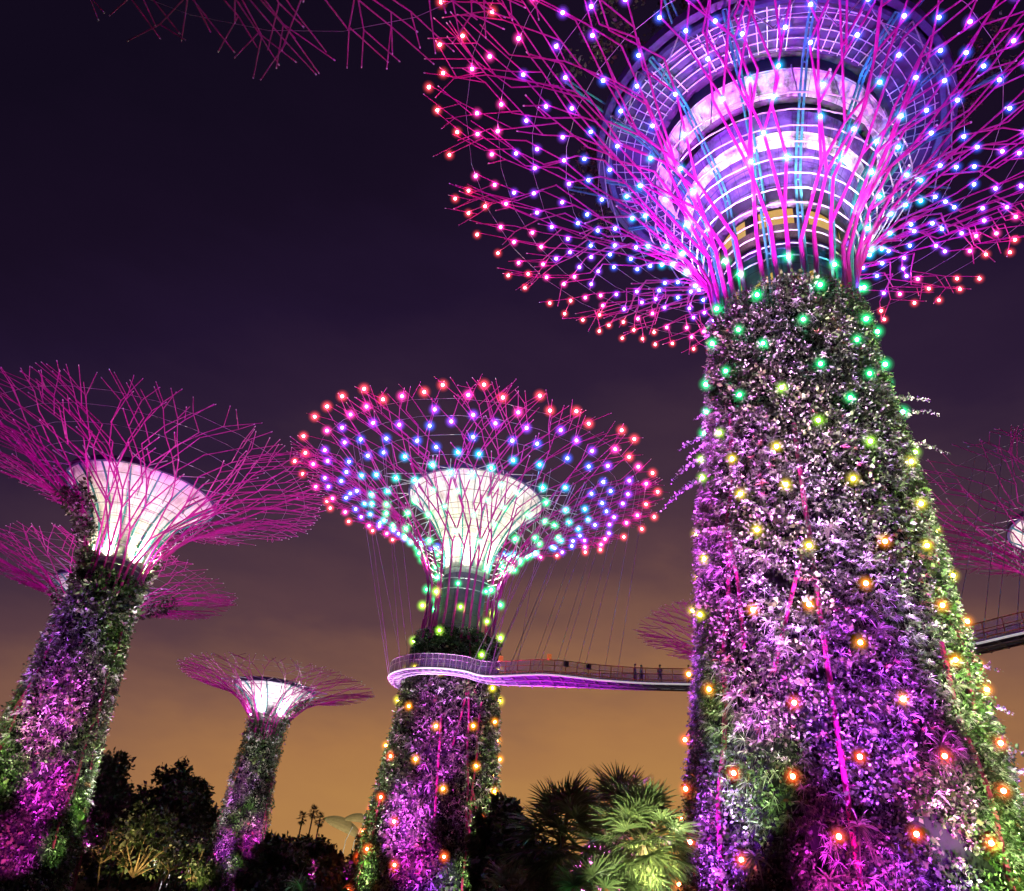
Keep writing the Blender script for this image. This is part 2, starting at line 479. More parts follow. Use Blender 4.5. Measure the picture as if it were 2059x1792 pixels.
def grow_rib(sh, phi0, half, sc, rg, nrib, gap=1.8, below=5.0):
    """one rib from the neck outward: forks in wide Ys, kinks at every joint, leaves open stubs; returns mesh builder and nodes"""
    mb = MB(); nodes = []
    Lt = sh.Lt

    def rad(l):
        f = max(0, l / Lt)
        return sc * (0.15 - 0.115 * min(1.0, f) ** 0.5)

    def seg(a, b, cap=False):
        (pa, la), (pb, lb) = a, b
        A = sh.pt(pa, la, -0.3 if la < -1 else 0); B = sh.pt(pb, lb, -0.2 if lb < -0.5 else 0)
        mb.tube(A, B, rad(la), rad(lb), 6)
        mb.sphere(B, rad(lb) * 1.04, 6, 4)
        if lb > 0:
            nodes.append((B, lb / Lt))
            for t in (0.33, 0.66): nodes.append((A.lerp(B, t), (la + (lb - la) * t) / Lt))
        if cap:
            d = (B - A).normalized()
            mb.tube(B, B + d * 0.13, rad(lb) * 1.1, rad(lb) * 1.1, 6, True, 1)

    seg((phi0, -below), (phi0, -below / 2)); seg((phi0, -below / 2), (phi0, 0.0))
    l0 = Lt * rg.uniform(0.04, 0.12)
    seg((phi0, 0.0), (phi0, l0))
    live = [dict(p=phi0, l=l0, t=phi0, w=half, s=rg.choice((-1, 1)))]
    while live:
        live.sort(key=lambda q: q['l'])
        q = live.pop(0)
        p, l = q['p'], q['l']
        r, _ = sh.rz(l)
        if l > Lt * rg.uniform(0.88, 0.99):
            continue
        f = l / Lt
        want = max(1.0, 2 * math.pi * sh.rz(l + 1.5)[0] / gap / nrib)
        fork = (len(live) + 1 < want - 0.35 * rg.random()) and l > 0.1 * Lt
        lo, hi = (3, 10) if f < 0.18 else ((7, 20) if f < 0.5 else (10, 33))
        kids = []
        sg = q['s']
        if abs(p - q['t']) > 0.9 * q['w']: sg = 1 if q['t'] > p else -1
        kids.append((sg, q['t'] + (sg * q['w'] * 0.5 if fork else 0), q['w'] * (0.62 if fork else 1), False))
        if fork: kids.append((-sg, q['t'] - sg * q['w'] * 0.5, q['w'] * 0.62, False))
        elif l > 0.3 * Lt and rg.random() < 0.26: kids.append((-sg, 0, 0, True))
        for s_, t_, w_, stub in kids:
            al = R(rg.uniform(lo, hi)); st = rg.uniform(1.7, 3.4) * (0.8 + 0.35 * sc) * (0.5 if stub else 1)
            if f < 0.25 and not stub: st *= 1.25
            dp = s_ * st * math.sin(al) / max(r, 1.0); dl = st * math.cos(al)
            n = (p + dp, l + dl)
            end = stub or n[1] > Lt * 0.97
            n = (n[0], min(n[1], Lt * rg.uniform(0.98, 1.05)))
            seg((p, l), n, end)
            if not end:
                live.append(dict(p=n[0], l=n[1], t=t_, w=w_, s=-s_ if rg.random() < 0.72 else s_))
    return mb, nodes


def lamp_band(f, trunk=False, shift=0.0):
    """lamp colour along the tree: f runs 0..1 from neck to rim on the canopy, 0..1 from ground to neck on the trunk"""
    if trunk:
        for lim, b in ((0.30, 0), (0.46, 1), (0.60, 2), (0.72, 3), (9, 4)):
            if f < lim + rnd.uniform(-0.05, 0.05): return b
    f -= shift * (1 - f)
    for lim, b in ((0.12, 4), (0.26, 5), (0.42, 6), (0.62, 7), (0.80, 8), (0.90, 9), (9, 10)):
        if f < lim + rnd.uniform(-0.03, 0.03): return b
    return 10


BULB_ME, HALO_ME = {}, {}


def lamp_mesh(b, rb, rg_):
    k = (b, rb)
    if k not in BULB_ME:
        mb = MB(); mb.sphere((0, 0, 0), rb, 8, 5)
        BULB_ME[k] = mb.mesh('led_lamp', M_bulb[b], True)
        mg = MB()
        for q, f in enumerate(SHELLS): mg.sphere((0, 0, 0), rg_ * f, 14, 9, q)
        HALO_ME[k] = mg.mesh('glow_halo', M_halo[4 * b:4 * b + 4], True)
    return BULB_ME[k], HALO_ME[k]


def put_lamps(root, lamps, rb, rg_, small=0.82):
    """lamps: list of (point local to root, band); the 100 nearest the camera are parts, the rest one part"""
    o = root.location
    lamps = sorted(lamps, key=lambda q: (Vector(q[0]) + o - CAM).length)
    for p, b in lamps[:100]:
        bm_, gm = lamp_mesh(b, rb, rg_)
        l = link('led_lamp', bm_, root, p)
        if b < 5: l.scale = (small,) * 3
        link('glow_halo', gm, l)
    rest = lamps[100:]
    if rest:
        mb = MB()
        for p, b in rest: mb.sphere(p, rb, 8, 5, b)
        o2 = mb.build('led_lamp_cluster', M_bulb, root, True); o2['kind'] = 'stuff'
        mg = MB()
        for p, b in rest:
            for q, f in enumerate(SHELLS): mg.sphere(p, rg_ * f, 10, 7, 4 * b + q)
        link('glow_halo_cluster', mg.mesh('glow_halo_cluster', M_halo, True), o2)['kind'] = 'stuff'


def poisson(nodes, dmin, rg):
    nodes = list(nodes); rg.shuffle(nodes); out = []
    P = np.zeros((0, 3))
    for p, f in nodes:
        v = np.array(p)
        if len(P) and np.min(np.sum((P - v) ** 2, 1)) < dmin * dmin: continue
        P = np.vstack([P, v]); out.append((p, f))
    return out


def planting(root, sh, z0, z1, spec, seed, off=0.0):
    """living wall on the trunk: fern tufts, ivy clumps and silver tufts"""
    face = math.atan2(-root.location.y, -root.location.x)
    area = 2 * math.pi * (sh.trunk_r((z0 + z1) / 2)) * (z1 - z0)

    def scatter(dens, key_seed, lo=-9, hi=9):
        n = int(area * dens)
        phi = rng.uniform(0, 2 * math.pi, n)
        z = rng.uniform(z0, z1, n)
        # thinner on the side turned away from the walk
        d = np.abs((phi - face + math.pi) % (2 * math.pi) - math.pi)
        keep = (d < 1.95) | (rng.uniform(0, 1, n) < 0.35)
        f = lowfreq(phi, z, key_seed)
        hole = lowfreq(phi * 2.0, z * 2.2, seed + 77)
        keep &= (f > lo) & (f < hi) & (hole < 1.5)
        phi, z = phi[keep], z[keep]
        r = np.array([sh.trunk_r(q) for q in z]) + off + rng.uniform(-0.2, 0.1, len(z)) + 0.10 * lowfreq(phi, z, seed + 9)
        C = np.stack([r * np.cos(phi), r * np.sin(phi), z], 1)
        Nn = np.stack([np.cos(phi), np.sin(phi), np.zeros_like(phi)], 1)
        return C, Nn

    sc = spec['leaf']
    parts = []
    C, Nn = scatter(spec['fern'], seed, lo=-0.15)
    parts.append(rosettes(C, Nn, sc * rng.uniform(0.45, 1.25, len(C)), spec.get('k', 12), 'fern', 0.6, spec.get('wid', 0.10)))
    C, Nn = scatter(spec['ivy'] * 1.3, seed, hi=0.3)
    parts.append(clumps(C, Nn, sc * rng.uniform(0.4, 0.9, len(C)), 9, 'ivy', leaf=sc * 0.36))
    C, Nn = scatter(spec['ivy'] * 0.5, seed + 6, lo=0.35)             # broad-leaved creepers
    parts.append(clumps(C, Nn, sc * rng.uniform(0.5, 1.0, len(C)), 7, 'broad', leaf=sc * 0.62, asp=0.7))
    C, Nn = scatter(spec['silver'] * 1.6, seed + 2, lo=0.35)
    parts.append(rosettes(C, Nn, sc * rng.uniform(0.4, 0.9, len(C)), 16, 'silver', 0.6, 0.06))
    C, Nn = scatter(spec['silver'] * 2.0, seed + 3, lo=0.25)
    parts.append(clumps(C, Nn, sc * rng.uniform(0.3, 0.6, len(C)), 8, 'silver', leaf=sc * 0.2, asp=0.8))
    C, Nn = scatter(spec['silver'] * 0.9, seed + 4, lo=0.5)           # bromeliads
    parts.append(rosettes(C, Nn, sc * rng.uniform(0.5, 0.9, len(C)), 14, 'bronze', 0.4, 0.10, 0.8))
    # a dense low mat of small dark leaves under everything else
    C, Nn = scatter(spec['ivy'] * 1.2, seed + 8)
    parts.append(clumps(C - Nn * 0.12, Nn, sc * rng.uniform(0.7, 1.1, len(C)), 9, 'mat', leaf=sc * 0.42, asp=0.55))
    # hanging strands
    C, Nn = scatter(spec['fern'] * 0.12, seed + 5)
    k = 14; n = len(C)
    c = np.repeat(C, k, 0); j = np.tile(np.arange(k), n)
    c = c + np.repeat(Nn, k, 0) * 0.25; c[:, 2] -= j * sc * 0.16
    c += 0.06 * rng.standard_normal(c.shape)
    D = unit(np.repeat(Nn, k, 0) * 0.5 + rand_dirs(n * k) * 0.7 + np.array([0, 0, -0.8])); S = unit(np.cross(D, rand_dirs(n * k)))
    ln = sc * 0.3 * rng.uniform(0.7, 1.2, n * k)
    parts.append(leaves_diamond(c, D, S, ln, ln * 0.6, tints('ivy', n * k)))
    return leaf_obj('climbing_plants', parts, root, kind='stuff')


def spray(root, p, d, length, key='silver', leaf=0.27):
    """a shoot that arches out of the wall, leaves all along it: one vine"""
    p = Vector(p); d = Vector(d).normalized(); n = int(length / 0.03)
    t = np.linspace(0, 1, n); P = np.array(p)[None] + np.array(d)[None] * (t * length)[:, None]
    P[:, 2] += length * (0.10 * np.sin(t * 3.3) - 0.22 * t * t) 
    P += 0.05 * rng.standard_normal(P.shape)
    D = unit(rand_dirs(n) + np.array(d)[None] * 0.25); S = unit(np.cross(D, rand_dirs(n)))
    ln = leaf * rng.uniform(0.6, 1.2, n) * (1.15 - 0.75 * t)
    parts = [leaves_diamond(P, D, S, ln, ln * 0.75, tints(key, n))]
    return leaf_obj('vine', parts, root)


def supertree(name, label, az, D, zn, rn, rb, H, Rr, nrib, seed, funnel, leafspec, sc=1.0, plant_top=None, lamps=None, hoops=8, group=None, gap=1.9, below=1.5, xy=None, poles=10, struts=True):
    if xy is None: xy = (D * math.sin(R(az)), D * math.cos(R(az)))
    root = empty(name, (xy[0], xy[1], 0), label, 'tree tower', group)
    rg = random.Random(seed); sh = Shell(zn, rn, rb, H, Rr)
    face = math.atan2(-xy[1], -xy[0])
    nodes = []
    for i in range(nrib):
        ph = 2 * math.pi * (i + 0.35 * rg.uniform(-1, 1)) / nrib
        mb, nd = grow_rib(sh, ph, math.pi / nrib, sc, rg, nrib, gap, below)
        mb.build('branch', [M['steel'], M['tip']], root); nodes += nd
    # hoops: pale tubes just inside the ribs, polygonal
    for k in range(hoops):
        l = 0.25 + k * sh.Lt * 0.40 / hoops
        mb = MB(); mb.poly([sh.pt(2 * math.pi * (j + 0.5) / (nrib), l, -0.18) for j in range(nrib)], 0.05 * sc, 5, closed=True)
        mb.build('hoop', M['hoop'], root)
    for f in (0.52, 0.62, 0.72, 0.82, 0.91):
        mb = MB(); mb.poly([sh.pt(2 * math.pi * j / (nrib * 1), sh.Lt * f, 0.05) for j in range(nrib)], 0.016 * sc, 4, closed=True)
        mb.build('wire', M['wire'], root)
    # trunk: dark felt core, steel poles winding up through the plants, living wall
    pt = plant_top if plant_top is not None else zn + 0.5
    mb = MB(); mb.lathe([(sh.trunk_r(z) - 0.42, z) for z in np.linspace(-0.5, pt, 14)] + [(0.3, pt)], 40)
    mb.build('trunk', M['core'], root, True)
    for i in range(poles):
        p0 = 2 * math.pi * i / poles + rg.uniform(-0.15, 0.15); tw = rg.choice((-1, 1)) * rg.uniform(0.12, 0.42)
        za = rg.choice((0, 0, 0.12, 0.3)) * pt; zb = min(pt - 0.6, za + rg.uniform(0.35, 0.75) * pt)
        mb = MB(); pts = [((p0 + tw * (1 - z / pt)), z) for z in np.linspace(za, zb, 13)]
        mb.poly([Vector(((sh.trunk_r(z) - 0.15 + 0.12 * math.sin(z * 1.1 + p0 * 9)) * math.cos(p), (sh.trunk_r(z) - 0.15 + 0.12 * math.sin(z * 1.1 + p0 * 9)) * math.sin(p), z)) for p, z in pts], 0.115 * sc, 6)
        if zb - za > 0.5 * pt:
            zz = za + rg.uniform(0.45, 0.8) * (zb - za); pp = p0 + tw * (1 - zz / pt); s2 = -math.copysign(rg.uniform(0.18, 0.35), tw)
            mb.poly([Vector(((sh.trunk_r(z) - 0.15 + 0.12 * math.sin(z * 1.1 + p0 * 9)) * math.cos(p), (sh.trunk_r(z) - 0.15 + 0.12 * math.sin(z * 1.1 + p0 * 9)) * math.sin(p), z)) for p, z in
                     [(pp, zz), (pp + s2 * 0.5, zz - 3), (pp + s2, zz - 6)]], 0.10 * sc, 6)
        mb.build('pole', M['pole'], root)
    planting(root, sh, 0.0, pt, leafspec, seed)
    if funnel: funnel(root, sh)
    if lamps:
        out = [(p + Vector((p.x, p.y, 0)).normalized() * 0.12 - Vector((0, 0, 0.18)), lamp_band(f, False, lamps.get('sh', 0.0))) for p, f in poisson([q for q in nodes if q[1] < 1.02 and (q[1] > 0.22 or rg.random() < 0.12)], lamps['d'], rg)]
        tl = []
        for _ in range(4000):
            z = rg.uniform(1.5, zn + 0.5); ph = rg.uniform(0, 2 * math.pi); r = sh.trunk_r(z) + 0.3
            tl.append((Vector((r * math.cos(ph), r * math.sin(ph), z)), z / zn))
        out += [(p, lamp_band(f * lamps.get('ts', 1.0), True)) for p, f in poisson(tl, lamps['td'], rg)]
        put_lamps(root, out, lamps['rb'], lamps['rg'])
    return root, sh, nodes, face


def plain_funnel(z0, r0, z1, r1, light=(1.0, 0.93, 0.80), power=1500, nl=6, mull=12, core=True):
    def f(root, sh):
        prof = []
        for t in np.linspace(0, 1, 14):
            th = t * R(58)
            prof.append((r0 + (r1 - r0) * (1 - math.cos(th)) / (1 - math.cos(R(58))), z0 + (z1 - z0) * math.sin(th) / math.sin(R(58))))
        mb = MB(); mb.lathe(prof, 72); mb.build('funnel', M['funnel'], root, True)
        mb = MB(); mb.lathe([(r1 - 0.1, z1), (r1 + 0.22, z1 + 0.05), (r1 + 0.3, z1 + 0.5), (r1 - 0.1, z1 + 0.6), (0.5, z1 + 0.55)], 72)
        mb.build('funnel_rim', M['beam'], root)
        if core:
            mb = MB(); mb.lathe([(r0 + 0.03, z0 + 0.15), (r0 + 0.12, z0 + 0.1), (r0 + 0.12, z0 - 0.35), (r0 - 0.02, z0 - 0.4), (r0 - 0.02, z0 - 6)], 36)
            mb.build('core_shaft', M['shaft'], root)
        for i in range(mull):
            a = 2 * math.pi * (i + 0.5) / mull; mb = MB()
            mb.poly([((r + 0.12) * math.cos(a), (r + 0.12) * math.sin(a), z) for r, z in prof[1:]], 0.09, 5)
            mb.build('mullion', M['teal'], root)
        # pale struts from the funnel rim out to the ribs
        ns = 16
        for i in range(ns):
            a = 2 * math.pi * i / ns; mb = MB()
            A = Vector((r1 * math.cos(a), r1 * math.sin(a), z1 + 0.2))
            for da, fr in ((-0.17, 0.60), (0.17, 0.60), (0.0, 0.38)):
                mb.tube(A, sh.pt(a + da, sh.Lt * fr, -0.1), 0.05, 0.05, 5)
            mb.build('strut', M['hoop'], root)
        for i in range(nl):
            a = 2 * math.pi * (i + 0.5) / nl
            l = 1.6; r, z = sh.rz(l)
            zz = max(z, z0 + 0.2); rr = r - 0.35
            spot(root, (rr * math.cos(a), rr * math.sin(a), zz), (0.72 * r1 * math.cos(a), 0.72 * r1 * math.sin(a), z1 - (z1 - z0) * 0.25), light, power, 150, 0.8, 0.25)
    return f


def giant_funnel(root, sh):
    def lathe(name, prof, m, n=96, smooth=False):
        mb = MB(); mb.lathe(prof, n); return mb.build(name, M[m], root, smooth)
    lathe('core_shaft', [(3.3, 27), (3.3, 35.4)], 'shaft')
    lathe('grille', [(3.75, 35.0), (3.75, 36.2), (3.4, 36.25)], 'grille')
    lathe('shaft_collar', [(3.3, 34.2), (3.72, 34.4), (3.72, 34.98)], 'soffit')
    # amber windows: eight glazed bays round the shaft
    lathe('window_wall', [(3.42, 36.26), (3.42, 37.75)], 'dark_band')
    for i in range(8):
        a0 = 2 * math.pi * i / 8 + 0.12; mb = MB(); V = []; k = 6
        for j in range(k + 1):
            a = a0 + (2 * math.pi / 8 - 0.24) * j / k
            V += [(3.5 * math.cos(a), 3.5 * math.sin(a), 36.4), (3.5 * math.cos(a), 3.5 * math.sin(a), 37.65)]
        mb.add(V, [(2 * j, 2 * j + 2, 2 * j + 3, 2 * j + 1) for j in range(k)]); mb.build('window', M['window'], root)
    for i in range(10):
        a0 = 2 * math.pi * i / 10 + 0.1; mb = MB(); V = []; k = 3
        for j in range(k + 1):
            a = a0 + (2 * math.pi / 10 - 0.22) * j / k
            V += [(3.42 * math.cos(a), 3.42 * math.sin(a), 32.0), (3.42 * math.cos(a), 3.42 * math.sin(a), 32.0 + 1.25 * (0.35 + 0.65 * j / k))]
        mb.add(V, [(2 * j, 2 * j + 2, 2 * j + 3, 2 * j + 1) for j in range(k)]); mb.build('window', M['window'], root)
    lathe('dark_collar', [(3.45, 37.76), (3.9, 38.0), (4.05, 38.9)], 'dark_band')
    lathe('lower_cladding', [(4.05, 38.92), (4.5, 40.1), (5.0, 41.0)], 'violet_band')
    lathe('white_cladding', [(5.02, 41.02), (5.55, 41.75)], 'white_band')
    lathe('glazed_band', [(5.57, 41.77), (6.05, 42.9)], 'violet_band')
    lathe('recess', [(6.05, 42.92), (5.9, 43.2), (5.9, 43.8), (6.3, 43.85)], 'dark_band')
    lathe('white_cladding', [(6.32, 43.87), (7.3, 45.1)], 'white_band')
    lathe('recess', [(7.3, 45.12), (7.2, 45.5), (7.2, 46.3), (7.5, 46.35)], 'dark_band')
    lathe('soffit', [(7.5, 46.4), (10.4, 46.9)], 'soffit')
    lathe('rim_beam', [(10.3, 46.5), (10.6, 46.35), (10.75, 46.5), (10.75, 46.9), (10.4, 47.0)], 'beam')
    lathe('rim_beam', [(10.9, 46.7), (11.3, 46.8), (11.4, 47.4), (11.0, 47.6)], 'beam')
    lathe('roof_deck', [(11.3, 47.62), (0.3, 47.7)], 'dark_band')
    mb = MB()                                   # trellis under the soffit: rings and spokes
    for r in (7.8, 8.35, 8.9, 9.45, 10.0):
        mb.poly([(r * math.cos(t), r * math.sin(t), 46.2 + 0.17 * (r - 7.5)) for t in np.linspace(0, 2 * math.pi, 72, endpoint=False)], 0.035, 4, closed=True)
    for i in range(96):
        a = 2 * math.pi * i / 96
        if i % 12 in (10, 11): continue
        mb.tube((7.7 * math.cos(a), 7.7 * math.sin(a), 46.2), (10.2 * math.cos(a), 10.2 * math.sin(a), 46.62), 0.032, 0.032, 4)
    mb.build('trellis', M['hoop'], root)
    prof = [(3.55, 30.5), (3.6, 34), (3.95, 36.5), (4.3, 38.8), (5.1, 40.6), (6.2, 42.4), (7.7, 44.6), (9.2, 45.9), (10.6, 46.5)]
    for i in range(14):
        a = 2 * math.pi * (i + 0.3) / 14; mb = MB()
        for da in (-0.03, 0.03):
            mb.poly([((r + 0.30) * math.cos(a + da * 4 / r), (r + 0.30) * math.sin(a + da * 4 / r), z) for r, z in prof], 0.075, 5)
        for r, z in prof[1:]:
            mb.tube(((r + 0.3) * math.cos(a - 0.12 / r), (r + 0.3) * math.sin(a - 0.12 / r), z), ((r + 0.3) * math.cos(a + 0.12 / r), (r + 0.3) * math.sin(a + 0.12 / r), z), 0.05, 0.05, 4)
        mb.build('mullion', M['teal'], root)
    for i in range(20):                          # pale struts between ribs and drum
        a = 2 * math.pi * (i + 0.5) / 20; mb = MB()
        A = Vector((10.9 * math.cos(a), 10.9 * math.sin(a), 46.7))
        for da, l in ((-0.16, 0.50), (0.16, 0.50)):
            mb.tube(A, sh.pt(a + da, sh.Lt * l, -0.1), 0.045, 0.045, 5)
        mb.build('strut', M['hoop'], root); mb = MB()
        B = Vector((7.35 * math.cos(a), 7.35 * math.sin(a), 45.3))
        mb.tube(B, sh.pt(a, sh.Lt * 0.36, -0.1), 0.045, 0.045, 5)
        mb.build('strut', M['hoop'], root)
    for i in range(10):                          # struts that carry the sky garden
        a = 2 * math.pi * (i + 0.2) / 10; mb = MB()
        mb.poly([(10.9 * math.cos(a), 10.9 * math.sin(a), 47), (14.2 * math.cos(a + 0.05), 14.2 * math.sin(a + 0.05), 48.6)], 0.08, 5)
        mb.poly([(11.2 * math.cos(a + 0.04), 11.2 * math.sin(a + 0.04), 47.5), (14.2 * math.cos(a + 0.05), 14.2 * math.sin(a + 0.05), 48.9)], 0.06, 5)
        mb.build('roof_strut', M['teal'], root)
    n = 260; ph = rng.uniform(0, 2 * math.pi, n); r = rng.uniform(10.6, 14.5, n)
    C = np.stack([r * np.cos(ph), r * np.sin(ph), 48.6 + rng.uniform(0, 1.6, n)], 1); C = C[lowfreq(ph, r, 5) > 0.1]
    leaf_obj('roof_plants', [clumps(C, np.tile([0, 0, 1.0], (len(C), 1)), np.full(len(C), 0.7), 26, 'dark', leaf=0.3)], root, kind='stuff')
    for i in range(10):
        a = 2 * math.pi * (i + 0.5) / 10
        c, s = math.cos(a), math.sin(a)
        spot(root, (5.0 * c, 5.0 * s, 37.2), (5.7 * c, 5.7 * s, 43.5), (0.84, 0.82, 1.0), 950, 130, 0.8, 0.25)
        c, s = math.cos(a + 0.3), math.sin(a + 0.3)
        spot(root, (8.6 * c, 8.6 * s, 43.6), (9.0 * c, 9.0 * s, 46.8), (0.05, 0.16, 1.0), 300, 150, 0.8, 0.25)
        spot(root, (3.95 * c, 3.95 * s, 33.2), (3.9 * c, 3.9 * s, 38.5), (0.05, 0.70, 0.85), 190, 120, 0.8, 0.2)


def ground_flood(root, face, beta, r, target_z, target_r, color, power, cone=36, z=0.6):
    """in-ground floodlight at angle beta off the side that faces the walk"""
    a = face + R(beta)
    spot(root, (r * math.cos(a), r * math.sin(a), z), (target_r * math.cos(a), target_r * math.sin(a), target_z), color, power, cone, 0.7, 0.4)


MAG = (0.88, 0.03, 0.85); VIO = (0.42, 0.05, 1.0); PUR = (0.75, 0.08, 1.0); WHT = (1.0, 0.92, 0.95); GRN = (0.66, 1.0, 0.34); YEL = (1.0, 0.85, 0.30)

# the tallest tree tower, right
giant, gsh, gnodes, gface = supertree('supertree', 'tallest steel tree tower, with tiered purple drum and broad lamp studded crown', 23.7, 37, 33.5, 3.95, 6.6, 48.3, 22.6, 30, 11, giant_funnel,
    dict(leaf=0.40, fern=12.5, ivy=10.0, silver=1.7, k=17, wid=0.05), 0.92, plant_top=32.0, gap=0.72, below=3.0, lamps=dict(d=1.5, td=2.1, rb=0.105, rg=0.46), hoops=12, group='steel tree towers', poles=9, struts=False)
for b in (-150, -105, -5, 38, 80, 130):
    ground_flood(giant, gface, b, 9.6, 44, 12, MAG, 21000, 74)
LAV = (0.90, 0.50, 1.0)
for b, tz, c, p, cone in ((-100, 16, VIO, 90000, 44), (-62, 9, PUR, 60000, 40), (-84, 24, PUR, 120000, 30), (-40, 25, PUR, 150000, 26), (-12, 20, LAV, 130000, 22), (14, 25, LAV, 120000, 20), (8, 11, VIO, 130000, 34), (-22, 13, PUR, 90000, 26), (-45, 5, VIO, 30000, 34), (0, 3.5, MAG, 16000, 34), (20, 3, VIO, 22000, 40),
                          (30, 6, MAG, 50000, 24), (56, 18, GRN, 60000, 34), (80, 14, GRN, 24000, 44), (70, 5, GRN, 14000, 40), (105, 8, VIO, 30000, 40), (-30, 8, GRN, 16000, 30), (28, 13, PUR, 50000, 26), (40, 5, GRN, 14000, 30), (0, 30, LAV, 90000, 16)):
    ground_flood(giant, gface, b, 11.5, tz, gsh.trunk_r(tz), c, p * 1.75, cone)
for ph, z, ln, up, key in ((-101, 25.5, 2.2, 0.1, 'silver'), (-98, 24.2, 2.6, -0.25, 'silver'), (-97, 22.8, 3.0, -0.3, 'silver'), (-99, 27, 1.3, 0.1, 'silver'), (-96, 24.8, 1.6, -0.2, 'silver'),
                       (97, 26.2, 2.2, 0.25, 'silver'), (98, 25.2, 2.5, 0.35, 'silver'), (100, 23.6, 2.4, 0.1, 'silver'), (99, 12.4, 1.6, 0.3, 'silver'), (98, 9.6, 2.6, -0.35, 'ivy'), (99, 8.4, 1.6, 0.15, 'silver'),
                       (98, 7.2, 1.6, 0.1, 'silver'), (99, 10.8, 1.5, 0.2, 'silver'), (100, 5.6, 2.2, 0.0, 'ivy')):
    a = gface + R(ph); r = gsh.trunk_r(z) - 0.2
    spray(giant, (r * math.cos(a), r * math.sin(a), z), (math.cos(a), math.sin(a), up), ln, key)
# a few large staghorn tufts that stand out on the wall
for ph, z, s in ((4, 5.3, 0.95), (-14, 11.6, 0.7), (-35, 9.9, 0.8), (20, 12.2, 0.8), (8, 16.6, 0.8), (-28, 4.2, 0.9), (-6, 3.6, 0.8), (34, 8.1, 0.85), (-20, 15.5, 0.7), (48, 10.5, 0.8)):
    a = gface + R(ph); r = gsh.trunk_r(z) + 0.1
    leaf_obj('staghorn_fern', [rosettes(np.array([[r * math.cos(a), r * math.sin(a), z]]), np.array([[math.cos(a), math.sin(a), 0.2]]), np.array([s]), 34, 'stag', 0.6, 0.06)], giant)

# the skyway tree in the middle
mid, msh, mnodes, mface = supertree('supertree', 'steel tree tower in the middle, crown full of coloured lamps round a bright white funnel', -2.45, 79, 29.5, 3.7, 6.6, 43.2, 20.3, 26, 23,
    plain_funnel(31.8, 2.3, 41.3, 7.4, light=(1.0, 0.86, 0.62), power=3400), dict(leaf=0.55, fern=3.6, ivy=4.2, silver=0.5, k=9, wid=0.13), 0.88, plant_top=25.6, lamps=dict(d=1.95, td=3.0, rb=0.14, rg=0.70, sh=0.8, ts=0.74), hoops=9, group='steel tree towers', gap=0.66, below=5.0)
for b in (-140, -80, -25, 30, 85, 140):
    ground_flood(mid, mface, b, 9.5, 40, 10, MAG, 24000, 64)
for b, tz, c, p, cone in ((-80, 12, GRN, 9000, 40), (-25, 8, PUR, 38000, 22), (-3, 15, PUR, 30000, 20), (24, 12, WHT, 9000, 22), (50, 9, GRN, 15000, 30), (85, 14, WHT, 9000, 36), (-52, 12, WHT, 7000, 30), (0, 24, WHT, 5000, 18), (-12, 5, MAG, 12000, 20), (-55, 4, GRN, 5000, 30), (30, 3, GRN, 4000, 26), (60, 4, YEL, 3500, 26), (5, 3, VIO, 5000, 26)):
    ground_flood(mid, mface, b, 17 if abs(b) < 40 else 10.5, tz, msh.trunk_r(tz), c, p * (6.5 if abs(b) < 40 else 3.0), cone)

# left tree tower
lft, lsh, lnodes, lface = supertree('supertree', 'unlamped steel tree tower at the left edge with plants climbing into its wide magenta crown', -26.8, 80, 25, 2.7, 5.0, 36.9, 17.3, 26, 37,
    plain_funnel(26.6, 2.3, 34.2, 6.9, light=(1.0, 0.88, 0.66), power=4200, mull=16), dict(leaf=0.6, fern=3.2, ivy=4.2, silver=0.5, k=9, wid=0.13), 0.9, hoops=9, group='steel tree towers', poles=3, gap=0.64)
for b in (-140, -80, -25, 30, 85, 140):
    ground_flood(lft, lface, b, 8.0, 33, 9, MAG, 19000, 66)
for b, tz, c, p, cone in ((-60, 12, GRN, 6000, 34), (-10, 12, MAG, 30000, 17), (14, 7, MAG, 32000, 18), (0, 14, PUR, 24000, 16), (-34, 17, VIO, 18000, 18), (-22, 10, GRN, 6000, 26), (80, 12, WHT, 16000, 34), (60, 8, GRN, 8000, 30), (-95, 16, WHT, 6000, 30), (30, 22, GRN, 7000, 22), (5, 3, MAG, 6000, 22), (-45, 5, GRN, 3500, 30), (40, 3, GRN, 2500, 24)):
    ground_flood(lft, lface, b, 16 if abs(b) < 40 else 9.5, tz, lsh.trunk_r(tz), c, p * (4.6 if abs(b) < 40 else 2.2), cone)


def crown_plants(root, sh, face, beta0, beta1, f0, f1, n, leaf=0.4, key='ivy', seed=1):
    b = rng.uniform(beta0, beta1, n); f = rng.uniform(f0, f1, n)
    P = np.array([sh.pt(face + R(x), y * sh.Lt, rng.uniform(-0.3, 0.35)) for x, y in zip(b, f)])
    Nn = np.array([(math.cos(face + R(x)), math.sin(face + R(x)), 0) for x in b])
    return leaf_obj('climbing_plants', [clumps(P, Nn, np.full(n, 0.5), 9, key, leaf=leaf), clumps(P[::3], Nn[::3], np.full(len(P[::3]), 0.5), 8, 'silver', leaf=leaf * 0.8)], root, kind='stuff')


crown_plants(lft, lsh, lface, -95, -45, -0.05, 0.42, 190)
crown_plants(lft, lsh, lface, 80, 130, -0.1, 0.18, 60)
crown_plants(lft, lsh, lface, -60, 60, -0.2, -0.02, 90)

